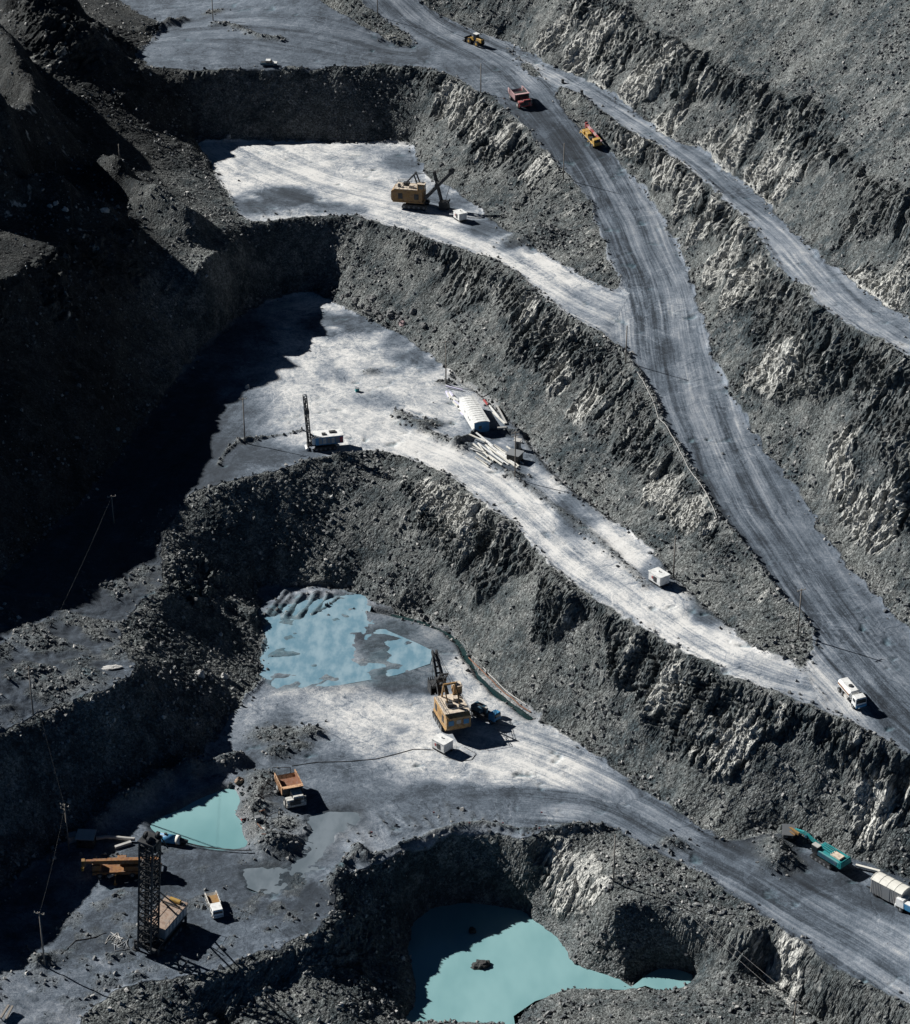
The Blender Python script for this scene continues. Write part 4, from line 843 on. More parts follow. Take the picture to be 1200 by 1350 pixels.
# ---------------------------------------------------------------- trucks
def tipper(name, label, cat, body, bed_out, bed_in, L, Wd, r, heavy=True, roof=None, group=None):
    t = thing(name, label, cat, group); hl = L / 2
    MB().box((0, 0, r * 1.15), (L * .92, Wd * .4, r * .5)).out('chassis', DRK, t)
    ax = (hl - r * 1.5, -hl + r * 1.6, -hl + r * 3.9) if not heavy else (hl - r * 1.35, -hl + r * 1.9)
    for x in ax:
        for s in (-1, 1): wheel(t, x, s * (Wd / 2 - r * .32), r, r * .62, LGR)
    z0 = r * 1.75; bl = L * (.66 if heavy else .6); x0 = -hl - .1; x1 = x0 + bl; h = Wd * .42
    b = MB(); th = .12
    b.prism([(x0, z0 + h * .35), (x0 + bl * .15, z0), (x1, z0), (x1, z0 + .14), (x0 + bl * .15, z0 + .14), (x0, z0 + h * .35 + .14)], -Wd / 2, Wd / 2)
    for s in (-1, 1): b.prism([(x0, z0 + h * .3), (x0 + bl * .15, z0), (x1, z0), (x1 + .1, z0 + h), (x0 + .1, z0 + h * .9)], s * Wd / 2 - (th if s > 0 else 0), s * Wd / 2 + (th if s < 0 else 0))
    b.box((x1, 0, z0 + h / 2), (th, Wd, h))
    for k in range(5):
        for s in (-1, 1): b.box((x0 + bl * (.2 + .17 * k), s * (Wd / 2 + .05), z0 + h * .5), (.12, .12, h * .9))
    if heavy: b.prism([(x1 - .05, z0 + h), (x1 - .05, z0 + h + .14), (x1 + .9, z0 + h + .26), (x1 + .9, z0 + h + .12)], -Wd / 2 + .1, Wd / 2 - .1)
    bd = b.out('dump_bed', bed_out, t)
    MB().box((x0 + bl * .55, 0, z0 + .2), (bl * .8, Wd - .3, .08)).box((x1 - .1, 0, z0 + h * .5), (.06, Wd - .28, h * .85)).box((x0 + bl * .57, Wd / 2 - .17, z0 + h * .5), (bl * .8, .06, h * .8)).box((x0 + bl * .57, -Wd / 2 + .17, z0 + h * .5), (bl * .8, .06, h * .8)).out('bed_lining', bed_in, bd)
    if heavy: MB().box((x1 + .1, 0, z0 + h * .42), (.1, Wd * .96, h * .84)).out('headboard', DRK, bd)
    cl = hl - x1 - .25; cy = 0 if not heavy else Wd * .12; cw = Wd * .92 if not heavy else Wd * .52; ch = h * (1.25 if not heavy else .72); cz = z0 - r * .35
    c = MB().box((x1 + .2 + cl / 2, cy, cz + ch / 2), (cl, cw, ch), taper=(.9, .94), bev=.06).out('cab', body, t)
    MB().box((x1 + .2 + cl * .98, cy, cz + ch * .66), (.08, cw * .84, ch * .42), ry=R(-5)).out('windscreen', GLS, c)
    for s in (-1, 1): MB().box((x1 + .2 + cl * .5, cy + s * cw * .485, cz + ch * .66), (cl * .5, .06, ch * .34)).out('side_window', GLS, c)
    if roof: MB().box((x1 + .2 + cl * .45, cy, cz + ch + .05), (cl * .9, cw * .9, .1)).out('cab_roof', roof, c)
    bu = MB().box((hl - .1, 0, r * 1.05), (.3, Wd * .92, r * .7)); bu.out('bumper', body, t)
    for s in (-1, 1): MB().box((hl + .06, s * Wd * .36, r * 1.15), (.06, .3, .22)).out('headlight', LGR, t)
    if heavy:
        MB().box((hl - .75, -Wd * .26, z0 + .1), (1.2, Wd * .36, h * .5)).out('engine_hood', body, t)
        MB().box((hl + .02, -Wd * .05, r * 1.55), (.08, Wd * .5, r * .9)).out('grille', DRK, t)
        q = MB()
        for s in (-1, 1): q.bar((hl - .3, s * Wd * .46, z0), (hl - .3, s * Wd * .46, z0 + .9), .05)
        q.bar((hl - .3, -Wd * .46, z0 + .9), (hl - .3, Wd * .46, z0 + .9), .05); q.bar((hl - .1, Wd * .46, z0), (hl - .1, Wd * .46, r * .5), .08); q.bar((hl - .1, Wd * .36, z0), (hl - .1, Wd * .36, r * .5), .08)
        for k in range(5): q.bar((hl - .1, Wd * .36, r * .6 + k * .3), (hl - .1, Wd * .46, r * .6 + k * .3), .05)
        q.out('ladder_and_rail', WHITE2, t)
    return t
seat(tipper('mining_dump_truck', 'white mining dump truck with rust stained load bed parked by the puddles', 'dump truck', WHITE2, RWH, RST, 8.2, 4.1, .95, roof=WHITE2), (378,1039), (389,1062), ZD, 8, 4)
seat(tipper('mining_dump_truck', 'empty dump truck with pink and red sides coming down the haul road', 'dump truck', RED, PNK, BLK, 8.6, 4.2, .85), (679,127), (693,143), 51, 8, 4)  # black bed lining paints in the shade inside the empty bed
seat(tipper('mining_dump_truck', 'dark machine in shade cut off by the top edge of the photo', 'dump truck', DRK, DRK, DRK, 8.6, 4.4, .95), (205,-6), (180,-6), ZA, 8, 4)
seat(tipper('light_tipper_truck', 'small white truck with open rusty orange bed near the tall drilling mast', 'truck', WHITE, WHITE2, OCH, 5.9, 2.1, .45, False, WHITE), (279,1188), (287,1209), ZD, 5.5, 2)
def tanker():
    t = thing('tank_truck', 'white tank truck with an orange stripe at the lower road junction', 'tank truck'); L = 7.6
    MB().box((0, 0, .8), (7.2, .9, .35)).out('chassis', DRK, t)
    for x in (2.5, -1.6, -2.8):
        for s in (-1, 1): wheel(t, x, s * .98, .5, .36)
    prof = []
    tk = MB().box((-1.15, 0, 1.9), (5.0, 2.3, 1.55), bev=.38).out('tank', WHITE, t)
    MB().cyl((-.6, 0, 2.66), (-.6, 0, 2.86), .42).out('hatch', DRK, tk)
    for s in (-1, 1): MB().box((-1.15, s * 1.17, 1.95), (4.2, .05, .34)).out('stripe', ORA, tk); MB().box((-.2, s * 1.05, .75), (1.3, .3, .55)).out('side_box', WHITE2, t)
    c = MB().box((2.75, 0, 1.75), (1.75, 2.3, 1.9), taper=(.88, .95), bev=.08).out('cab', WHITE, t)
    MB().box((3.57, 0, 2.1), (.08, 1.95, .8), ry=R(-6)).out('windscreen', GLS, c); MB().box((2.85, 0, 2.74), (1.2, 1.9, .08)).out('sun_visor', WHITE, c)
    for s in (-1, 1): MB().box((2.8, s * 1.13, 2.1), (.8, .06, .6)).out('side_window', GLS, c); MB().box((3.68, s * .8, 1.15), (.06, .3, .2)).out('headlight', LGR, t)
    MB().box((3.62, 0, 1.0), (.2, 2.2, .5)).out('bumper', BLUE, t)
    return t
seat(tanker(), (1113,911), (1132,933), 18, 7, 2.4)
def pickup():
    t = thing('pickup_truck', 'small teal pickup with white roof and bonnet at the cliff edge of the top bench', 'pickup')
    for x in (-1.5, 1.45):
        for s in (-1, 1): wheel(t, x, s * .75, .36, .24)
    b = MB().prism([(-2.45, .45), (2.35, .45), (2.42, .95), (.9, 1.12), (-2.45, 1.12)], -.85, .85).out('body', NAVY, t)
    MB().prism([(.95, 1.13), (2.35, .98), (2.35, 1.03), (.95, 1.18)], -.8, .8).out('bonnet', WHITE, b)
    c = MB().prism([(-.9, 1.12), (.95, 1.12), (.45, 1.75), (-.8, 1.75)], -.74, .74).out('cab', GLS, t); MB().box((-.2, 0, 1.78), (1.35, 1.5, .08)).out('cab_roof', WHITE, c)
    MB().box((-1.7, 0, 1.16), (1.3, 1.3, .04)).out('bed_lining', DRK, b)
    for s in (-1, 1): MB().box((2.42, s * .6, .8), (.05, .25, .15)).out('headlight', LGR, b)
    return t
seat(pickup(), (344,86.5), (366,86.5), ZA, 4, 1.8)
def loader():
    t = thing('wheel_loader', 'yellow wheel loader driving up the road junction at the top', 'wheel loader')
    for x in (-1.6, 1.6):
        for s in (-1, 1): wheel(t, x, s * 1.1, .85, .6, YEL)
    MB().box((0, 0, 1.0), (3.4, 1.0, .5)).out('frame', DRK, t)
    h = MB().box((-1.9, 0, 1.85), (2.5, 1.5, 1.1), taper=(.9, .9), bev=.12).out('engine_hood', YEL, t); MB().box((-3.1, 0, 1.7), (.1, 1.1, .8)).out('grille', DRK, h)
    c = MB().box((-.2, 0, 2.5), (1.4, 1.4, 1.7), taper=(.85, .9), bev=.05).out('cab', GLS, t); MB().box((-.2, 0, 3.4), (1.5, 1.5, .12)).out('cab_roof', WHITE, c)
    MB().box((.9, 0, 1.5), (1.2, 1.2, .7)).out('front_frame', YEL, t)
    a = MB()
    for s in (-.45, .45): a.bar((1.0, s, 1.9), (2.7, s, 1.2), .2, .35); a.bar((2.7, s, 1.2), (3.3, s, .7), .2, .3)
    a.out('lift_arm', YEL, t)
    MB().prism([(3.2, .3), (4.3, .2), (4.35, .3), (3.4, .45), (3.2, 1.2), (3.6, 1.5), (3.5, 1.6), (3.0, 1.3)], -1.45, 1.45).out('bucket', DRK, t)
    return t
seat(loader(), (637,62.5), (617,54), ZA, 6, 2.6)
def crane_truck():
    t = thing('crane_truck', 'long yellow truck with a red and white boom laid on top on the haul road', 'crane truck')
    MB().box((0, 0, .95), (9.6, 2.4, .45), bev=.05).out('chassis', YEL, t)
    for x in (3.6, 2.0, -2.0, -3.4):
        for s in (-1, 1): wheel(t, x, s * 1.05, .55, .4)
    c = MB().box((4.1, -.1, 1.9), (1.6, 2.2, 1.5), taper=(.85, .95), bev=.08).out('cab', YEL, t); MB().box((4.87, -.1, 2.15), (.07, 1.8, .7)).out('windscreen', GLS, c)
    MB().box((-.6, -.4, 1.8), (1.8, 1.2, 1.1), bev=.06).out('crane_cab', YEL, t); MB().box((-2.8, -.2, 1.6), (1.5, 2.0, .9), bev=.06).out('counterweight', YEL, t); MB().box((1.2, -.5, 1.5), (1.2, 1.0, .7)).cyl((2.4, -.4, 1.2), (2.4, -.4, 1.9), .35).out('winch', DRK, t)
    for k in range(6): MB().bar((-4.9 + k * 1.75, .75, 2.6 - .05 * k), (-3.15 + k * 1.75, .75, 2.55 - .05 * k), .55 - .04 * k, .6 - .04 * k).out('boom_section', (RED, PNK)[k % 2], t)
    MB().box((-4.6, .75, 2.4), (.4, .8, 1.6)).out('boom_head', RED, t)
    for x in (-4.3, 1.2): MB().box((x, 0, .7), (.3, 3.0, .25)).out('outrigger', YEL, t)
    MB().box((-1.0, -1.22, .95), (6.4, .06, .3)).box((-1.0, .1, 1.2), (7.2, 1.5, .06)).out('deck_plate', DRK, t)
    for x, y in ((-3.9, -.8), (.4, .3), (2.5, .5)): MB().box((x, y, 1.5), (.6, .7, .6)).cyl((x, y, 1.8), (x + .2, y, 2.1), .16, n=8).out('equipment_box', (GRY, DRK)[x > 0], t)
    return t
seat(crane_truck(), (769,174), (790,197), 49, 9, 2.5)
def flatbed():
    t = thing('service_truck', 'dark blue service truck in the shadow of the orange shovel', 'truck')
    MB().box((0, 0, .8), (6.6, .9, .35)).out('chassis', DRK, t)
    for x in (2.2, -1.5, -2.6):
        for s in (-1, 1): wheel(t, x, s * .95, .48, .35)
    c = MB().box((2.3, 0, 1.6), (1.7, 2.2, 1.6), taper=(.85, .92), bev=.08).out('cab', BLUE, t); MB().box((3.1, 0, 1.9), (.07, 1.8, .6)).out('windscreen', GLS, c)
    MB().box((-1.2, 0, 1.15), (4.6, 2.3, .14)).out('flat_deck', DRK, t); MB().box((-1.9, 0, 1.75), (2.6, 2.0, 1.1), bev=.06).out('welding_unit', NAVY, t); MB().cyl((-.2, .4, 1.2), (-.2, .4, 2.3), .35).out('gas_bottle', LGR, t)
    MB().bar((.4, -.5, 1.2), (.4, -.5, 2.6), .2).bar((.4, -.5, 2.6), (-1.8, -.5, 2.75), .16).out('loading_crane', DRK, t)
    return t
seat(flatbed(), (628,941), (653,953), ZD, 6, 2.3)
# ---------------------------------------------------------------- cabins and wagons
def long_shed():
    t = thing('workers_cabin', 'long white cabin with ribbed roof and blue end on the lower bench', 'cabin'); L, Wd, H = 14.0, 3.6, 2.9
    b = MB().prism([(-Wd/2, .3), (Wd/2, .3), (Wd/2, H), (Wd*.25, H + .12), (0, H + .15), (-Wd*.25, H + .12), (-Wd/2, H)], -L/2, L/2)
    bo = b.out('wall', WHITE, t)
    r = MB().prism([(-Wd/2 - .12, H), (-Wd*.25, H + .2), (0, H + .23), (Wd*.25, H + .2), (Wd/2 + .12, H), (Wd/2 + .12, H + .06), (Wd*.25, H + .27), (0, H + .30), (-Wd*.25, H + .27), (-Wd/2 - .12, H + .06)], -L/2 - .15, L/2 + .15)
    for k in range(13):
        y = -L/2 + L * k / 12; r.prism([(-Wd/2 - .13, H + .05), (-Wd*.25, H + .26), (0, H + .29), (Wd*.25, H + .26), (Wd/2 + .13, H + .05), (Wd*.25, H + .33), (0, H + .36), (-Wd*.25, H + .33)], y - .06, y + .06)
    r.out('roof', WHITE, t)
    e = MB().prism([(-Wd/2 + .04, .35), (Wd/2 - .04, .35), (Wd/2 - .04, H - .02), (Wd*.24, H + .1), (0, H + .13), (-Wd*.24, H + .1), (-Wd/2 + .04, H - .02)], -L/2 - .06, -L/2 + .02).out('end_wall', BLUE, t)
    MB().box((-.4, -L/2 - .09, 1.7), (.7, .06, .8)).out('window', GLS, e)
    for y in (-3.0, -1.6, 1.6): MB().box((-Wd/2 - .02, y, 1.9), (.06, .5, .45)).out('window', GLS, bo)
    s = MB()
    for x in (-1.2, 1.2): s.box((x, 0, .15), (.25, L, .3))
    s.box((-.3, -L/2 - .7, .2), (1.2, 1.1, .18)); s.out('skid', DRK, t)
    a, q = G(625.4,566,ZC), G(602.5,534,ZC); d = (a - q); d.z = 0; d.normalize()    # towards the viewer
    n = Vector((-d.y, d.x, 0)); c = a - d * L / 2 + n * Wd / 2
    zz = ground(c.x, c.y)
    t.matrix_world = Matrix.Translation((c.x, c.y, max(ZC - .1, min(zz, ZC + .3)))) @ Matrix.Rotation(math.atan2(-d.y, -d.x) - math.pi / 2, 4, 'Z')
long_shed()
def wagon():
    t = thing('freight_wagon', 'pale ribbed freight wagon with arched roof at the right edge', 'wagon'); L, Wd, H = 6.6, 2.7, 2.9
    b = MB().box((0, 0, .6 + H / 2), (L, Wd, H)).out('wall', LGR, t)
    for s in (-1, 1):
        ribs = MB()
        for k in range(19): ribs.box((-L/2 + .15 + (L - .3) * k / 18, s * (Wd / 2 + .03), .6 + H / 2), (.10, .07, H * .94))
        ribs.out('ribbed_side', LGR, b)
    MB().box((0, -Wd/2 - .08, .5 + H / 2), (1.6, .08, H * .9)).out('sliding_door', GRY, b)
    pr_ = [(-Wd/2 - .1, .6 + H), (-Wd*.3, .6 + H + .38), (0, .6 + H + .5), (Wd*.3, .6 + H + .38), (Wd/2 + .1, .6 + H)]
    m = MB().prism(pr_, -L/2 - .1, L/2 + .1)
    for k in range(5): y = -L/2 + L * k / 4; m.prism([(p[0] * 1.01, p[1] + .05) for p in pr_], y - .05, y + .05)
    o = m.out('roof', PALW, t); o.rotation_euler.z = math.pi / 2
    u = MB().box((0, 0, .42), (L, Wd * .8, .3))
    for x in (-L*.35, L*.35): u.cyl((x, -Wd/2, .35), (x, Wd/2, .35), .35)
    u.bar((-L/2, 0, .4), (-L/2 - 1.8, 0, .2), .15); u.out('underframe', DRK, t)
    return t
seat(wagon(), (1156,1176), (1191,1194), -.6, 5, 2.6)
def end_truck():
    t = thing('flatnose_truck', 'white and blue truck half out of the right edge beside the wagon', 'truck')
    for x in (1.8, -2.0):
        for s in (-1, 1): wheel(t, x, s * .95, .48, .35)
    MB().box((0, 0, .8), (6, 1, .35)).out('chassis', DRK, t)
    c = MB().box((-2.2, 0, 1.75), (1.9, 2.2, 1.7), taper=(.85, .92), bev=.08).out('cab', WHITE, t); MB().box((-3.1, 0, 1.6), (.07, 1.7, .6)).out('windscreen', RED, c); MB().box((.9, 0, 1.6), (4.0, 2.3, 1.3), bev=.1).out('load_box', BLUE, t); MB().box((.9, 0, 2.3), (4.0, 2.3, .12)).out('load_cover', WHITE, t)
    MB().box((-3.15, 0, .9), (.25, 2.2, .5)).out('bumper', WHITE, t)
    return t
seat(end_truck(), (1191,1199), (1217,1212), -.8, 5, 2.3)
def hut(name, label, L, Wd, H, wall, roof, tilt=4):
    t = thing(name, label, 'hut'); b = MB().box((0, 0, H / 2), (L, Wd, H)).out('wall', wall, t)
    MB().box((0, 0, H + .08), (L + .5, Wd + .5, .12), rx=R(tilt)).out('roof', roof, t); MB().box((.2, -Wd/2 - .02, H * .42), (L * .25, .06, H * .75)).out('door', DRK, b); MB().box((-L * .3, -Wd/2 - .02, H * .6), (L * .18, .06, H * .25)).out('window', GLS, b)
    q = MB(); q.box((0, 0, .06), (L + .3, Wd + .3, .12)); q.out('base', DRK, t)
    return t
seat(hut('pump_hut', 'small dark hut with pale slab roof at the end of the pipeline', 3.0, 2.4, 2.0, DRK, LGR), (104,1112), (125,1113), ZD, 3, 2.4)
seat(hut('guard_hut', 'little grey hut with a sagging roof above the teal drill', 1.9, 1.7, 1.7, GRY, GRY, 10), (1032,1101), (1046,1102), 0, 2, 2, lift=.1)
seat(hut('tool_shed', 'dark steel shed beside the stacked white beams', 2.9, 2.4, 1.9, DRK, GRY, 2), (670,605), (688,609), ZC, 2.5, 2.2)
seat(hut('site_toilet', 'little upright grey booth behind the dark steel shed', 1.1, 1.1, 2.3, GRY, LGR, 3), (680,592), (686,593), ZC, 1, 1)
# ---------------------------------------------------------------- drills and cranes
def white_drill():
    t = thing('drill_rig', 'white blast hole drill rig with a raised black mast on the lower bench', 'drill rig')
    for y in (-1.5, 1.5): crawler(t, y, 5.2, .7, 1.0)
    h = MB().box((-1.0, 0, 2.4), (6.4, 3.3, 1.9), bev=.06).out('house', BLUE, t)
    for k in range(6):
        for s in (-1, 1): MB().box((-3.7 + k * .95, s * 1.67, 2.4), (.75, .06, 1.4)).out('side_panel', (LGR, GRY)[k % 2] if k else RED, h)
    MB().box((-1.0, 0, 3.42), (6.6, 3.5, .14)).out('roof', WHITE, h)
    for x, y, w in ((-1.4, -.3, 1.5), (.7, .4, .9)): MB().box((x - .6, y, 3.62), (w, .9, .3)).out('vent', DRK, h)
    MB().box((2.4, .6, 2.3), (1.1, 1.4, 1.5)).out('cab', WHITE, t)
    MB().box((1.4, 0, 1.2), (5.2, 1.8, .4)).out('frame', DRK, t)
    m = MB().lattice((3.4, 0, .6), (3.9, 0, 13.6), .8, 14, .16); m.cyl((3.55, 0, 1), (3.9, 0, 12.8), .16).box((3.7, 0, 9.5), (1.1, 1.0, 1.0)); m.out('mast', DRK, t)
    MB().bar((3.3, .3, 3.9), (2.2, .3, 2.9), .2).bar((3.3, -.3, 3.9), (2.2, -.3, 2.9), .2).out('mast_brace', DRK, t)
    MB().cyl((4.1, -1.0, .35), (4.1, 1.0, .35), .35).out('dust_collector', WHITE, t)
    return t
seat(white_drill(), (452,587), (404,592), ZC, 6, 3)
def tall_drill():
    t = thing('drill_rig', 'large crawler drill with a tall lattice mast standing near the small pond', 'drill rig')
    for y in (-1.9, 1.9): crawler(t, y, 6.5, .95, 1.2)
    MB().box((0, 0, 1.6), (11, 4.0, .5)).out('platform', DRK, t)
    h = MB().box((-1.6, 0, 3.0), (7.6, 4.0, 2.3), bev=.05).out('house', GRY, t); MB().box((-1.6, 0, 4.22), (7.9, 4.3, .14)).out('roof', TAN, h)
    for k in range(6): MB().box((-4.6 + k * 1.2, 2.03, 3.0), (.7, .06, 1.5)).out('side_panel', LGR, h)
    r = MB()
    for s in (-1, 1):
        for k in range(7): r.bar((-5.4 + k * 1.25, s * 2.1, 4.3), (-5.4 + k * 1.25, s * 2.1, 5.2), .05)
        r.bar((-5.4, s * 2.1, 5.2), (2.1, s * 2.1, 5.2), .05)
    r.bar((-5.4, -2.1, 5.2), (-5.4, 2.1, 5.2), .05); r.out('handrail', GRY, t)
    MB().box((3.3, -1.2, 3.0), (1.8, 1.5, 2.0), bev=.06).out('cab', DRK, t)
    m = MB().lattice((4.4, 0, 1.0), (4.4, 0, 24.5), 2.5, 17, .26)
    for k in range(9): z = 2 + k * 2.6; m.bar((3.3, -.5, z), (5.4, .4, z), .12)
    for y in (-.6, 0, .6): m.cyl((4.6, y, 1.5), (4.6, y, 22.5), .17, n=8)
    mo = m.out('mast', DRK, t)
    hd = MB().box((4.4, 0, 24.6), (3.2, 3.0, .35)).box((4.2, .9, 23.4), (1.6, 1.2, 1.6)).box((4.6, -1.0, 22.9), (1.8, 1.0, 1.4))
    for q in ((3.4, .8), (5.2, .2), (4.4, -.9)): hd.cyl((q[0], q[1] - .2, 25.2), (q[0], q[1] + .2, 25.2), .6)
    hd.bar((5.6, -1.4, 24.2), (5.6, -1.4, 20.8), .16).bar((3, 1.4, 24.5), (2.2, 2.2, 22), .2); hd.out('mast_head', DRK, mo)
    ca_ = MB(); ca_.bar((4.0, 1.2, 14), (-3.6, 1.6, 4.4), .22).bar((4.0, -1.2, 14), (-3.6, -1.6, 4.4), .22); ca_.bar((-3.6, 1.6, 4.6), (-3.6, -1.6, 4.6), .2).bar((-1.2, 1.5, 6.6), (-3.0, -1.5, 4.8), .15); ca_.out('mast_brace', DRK, t)
    for x in (-4.5, 4.8):
        for s in (-1, 1): MB().cyl((x, s * 2.3, 0), (x, s * 2.3, 2.0), .25).cyl((x, s * 2.3, 0), (x, s * 2.3, .15), .55).out('levelling_jack', DRK, t)
    w = MB().cyl((-4.8, -1, 4.5), (-4.8, 1, 4.5), .45); w.out('winch_drum', YEL, t)
    return t
seat(tall_drill(), (232,1213), (192,1258), ZD, 6.5, 4)
def mobile_crane():
    t = thing('mobile_crane', 'orange mobile crane with its telescopic boom lowered behind the lattice mast', 'mobile crane')
    MB().box((0, 0, 1.05), (12.2, 2.5, .6), bev=.06).out('chassis', ORA, t)
    for x in (4.8, 3.2, -1.0, -2.6, -4.2):
        for s in (-1, 1): wheel(t, x, s * 1.1, .6, .42)
    c = MB().box((5.4, -.2, 1.9), (1.7, 2.1, 1.3), taper=(.85, .93), bev=.08).out('cab', ORA, t); MB().box((6.2, -.2, 2.1), (.07, 1.7, .6)).out('windscreen', GLS, c)
    MB().box((-1.9, 0, 2.0), (4.8, 2.4, 1.1), bev=.08).out('turntable_deck', ORA, t); MB().box((-4.9, 0, 2.2), (1.3, 2.5, 1.5), bev=.08).out('counterweight', DRK, t)
    k_ = MB().box((.9, -1.2, 2.3), (1.6, .9, 1.4), bev=.06).out('crane_cab', ORA, t); MB().box((1.72, -1.2, 2.4), (.06, .7, .8)).out('window', GLS, k_); MB().box((-.6, -1.24, 2.1), (.5, .06, .5)).out('side_panel', BLUE, t)
    for q, (a, b, w) in enumerate(((-6.0, 3.4, .85), (2.8, 6.0, .70), (5.6, 7.6, .56))): MB().box(((a + b) / 2, .25, 3.15), (b - a, w, w * 1.05)).out('boom_section', ORA, t)
    MB().box((7.7, .25, 2.9), (.6, .8, 1.3)).out('boom_head', OCH, t); MB().cyl((-5.6, -.6, 3.0), (-5.6, 1.1, 3.0), .5).out('winch_drum', DRK, t)
    MB().cyl((7.9, .25, 1.2), (7.9, .25, 1.8), .28).bar((7.9, .25, 1.8), (7.9, .25, 2.9), .06).out('hook_block', YEL, t)
    for x in (2.0, -5.4):
        for s in (-1, 1): MB().bar((x, s * 1.2, .85), (x, s * 2.9, .85), .3).cyl((x, s * 2.9, .9), (x, s * 2.9, .05), .14).cyl((x, s * 2.9, .0), (x, s * 2.9, .12), .4).out('outrigger', OCH, t)
    return t
seat(mobile_crane(), (212,1151), (124,1154), ZD, 10, 2.6)
def teal_drill():
    t = thing('crawler_excavator', 'teal crawler machine with its long boom lying toward the slope', 'excavator')
    for y in (-1.25, 1.25): crawler(t, y, 5.0, .7, 1.0)
    MB().box((0, 0, .95), (3, 1.9, .5)).out('undercarriage', DRK, t)
    b = MB().box((-1.5, 0, 2.0), (6.2, 2.9, 1.3), bev=.12).out('body', TEAL, t)
    MB().box((-2.8, .2, 2.8), (2.2, 1.4, .35)).out('engine_cover', CRM, b); MB().prism([(-4.7, 1.5), (-4.2, 1.3), (-4.2, 2.7), (-4.7, 2.5)], -1.45, 1.45).out('counterweight', TEAL, t)
    for s in (-1, 1): MB().box((-1.4, s * 1.46, 2.0), (4.6, .06, .8)).out('side_panel', NAVY if s > 0 else TEAL, b)
    q = MB()
    for y in (-.9, -.5, .0, .5): q.bar((1.2, y, 2.9), (-1.9, y + .2, 3.0), .16)
    q.out('hydraulic_tubes', TEAL, t)
    c = MB().box((1.5, 1.0, 2.3), (1.5, 1.0, 1.7), bev=.06).out('cab', DRK, t); MB().box((1.5, 1.0, 3.2), (1.5, 1.0, .08)).out('cab_roof', LGR, c); MB().box((1.5, 1.52, 2.5), (1.1, .05, .9)).out('window', GLS, c)
    MB().bar((1.6, -.3, 2.0), (5.6, -.3, 3.0), .45, .6).bar((5.6, -.3, 3.0), (9.6, -.3, 1.9), .38, .5).out('boom', TEAL, t)
    MB().bar((1.8, -1.2, 1.5), (6.4, -1.3, 1.5), .25, .3).out('boom_cylinder', GRY, t); MB().bar((6.5, .2, 2.4), (9.8, .2, 2.6), .4, .45).bar((7, .7, 2.1), (8.6, .7, 2.3), .2).out('drill_feed', OCH, t)
    MB().cyl((4.9, -.8, 2.7), (4.9, .2, 2.7), .3).out('boom_joint', NAVY, t); MB().box((9.9, -.3, 1.3), (.8, .9, 1.2)).out('drill_head', DRK, t)
    return t
seat(teal_drill(), (1106,1145), (1072,1124), -.3, 5, 2.9)
def pump():
    t = thing('pump_unit', 'blue and white pump tank lying beside the small pond', 'pump')
    a = MB().cyl((-2.1, 0, 1.0), (1.0, 0, 1.0), .85, n=20).out('tank', BLUE, t, True); MB().cyl((1.0, 0, 1.0), (1.75, 0, 1.0), .88, n=20).out('tank_band', PALW, t, True); MB().cyl((-1.0, 0, 1.8), (-1.0, 0, 2.05), .3).out('hatch', DRK, a)
    MB().cyl((1.75, 0, 1.0), (3.2, 0, .9), .5, .3).out('motor', DRK, t); MB().box((0, 0, .1), (5.4, 1.7, .25)).out('skid', DRK, t); MB().box((-1.6, 0, 1.75), (.9, .8, .12)).out('white_patch', WHITE, a)
    return t
seat(pump(), (213,1111), (238,1114), ZD, 4, 1.6)
# ---------------------------------------------------------------- poles and wires
def pole(base, top, z, label, arms=1, group=None):
    b = G(*base, z); h = 3.0
    for _ in range(40):
        if pix(b.x, b.y, b.z + h)[1] <= top[1]: break
        h += .3
    t = thing('utility_pole', label, 'utility pole', 'wooden utility poles standing around the pit'); t.location = b
    MB().cyl((0, 0, -.3), (0, 0, h), .17, .11, 8).out('post', WOOD, t, True)
    for k in range(arms):
        zz = h - .35 - k * .8; a = MB().bar((-.95, 0, zz), (.95, 0, zz), .12).out('crossarm', WOOD, t)
        i = MB()
        for x in (-.85, 0 if k else -.3, .85): i.cyl((x, 0, zz + .05), (x, 0, zz + .35), .06, n=6)
        i.out('insulator', LGR, a)
    t.rotation_euler.z = random.Random(base[0]).uniform(-.5, .5)
    return t, Vector((b.x, b.y, b.z + h - .35))
PL = [((323,582),(323,525),ZC,'pole on a stony mound left of the white drill rig',1), ((588,505),(588,450),ZC,'pole at the far end of the long white cabin',1), ((679,628),(680,569),ZC,'pole beside the pile of white beams',2),
      ((888,762),(888,706),ZC,'pole close behind the white trailer on the lower bench road',0), ((1052,838),(1053,778),20.5,'pole at the tip of the spur above the road junction',1), ((825,480),(826,430),35,'pole at the edge of the haul road below the first bench junction',0),
      ((743,236),(743,190),46,'pole on the edge of the haul road above the ochre shovel slope',0), ((634,123),(634,84),53,'pole at the cliff corner near the red dump truck',0), ((498,20),(498,-15),60,'pole beside the road on the top hump',0), ((281,27),(280,-10),ZA,'pole on a small heap on the top bench',0),
      ((150,690),(149,654),ZC,'faint pole in the deep shade on the lower bench',1), ((159,228),(158,190),44,'dark pole on the shaded left mountainside',0), ((44,942),(41,881),15.5,'pole on the crest above the black cliff at left',1),
      ((91,1121),(89,1062),ZD,'pole with double crossarms beside the pump hut',2), ((59,1272),(55,1203),ZD,'pole on a dark mound at the lower left edge of the yard',1), ((809,1162),(812,1101),-2,'pole between the lower road and the black cliff alcove',0), ((1047,1352),(1047,1322),-6,'pole cut off by the bottom edge of the photo',0)]
TOPS = {}
for b_, t_, z_, lab, ar in PL: o, tp_ = pole(b_, t_, z_, lab, ar); TOPS[b_] = tp_
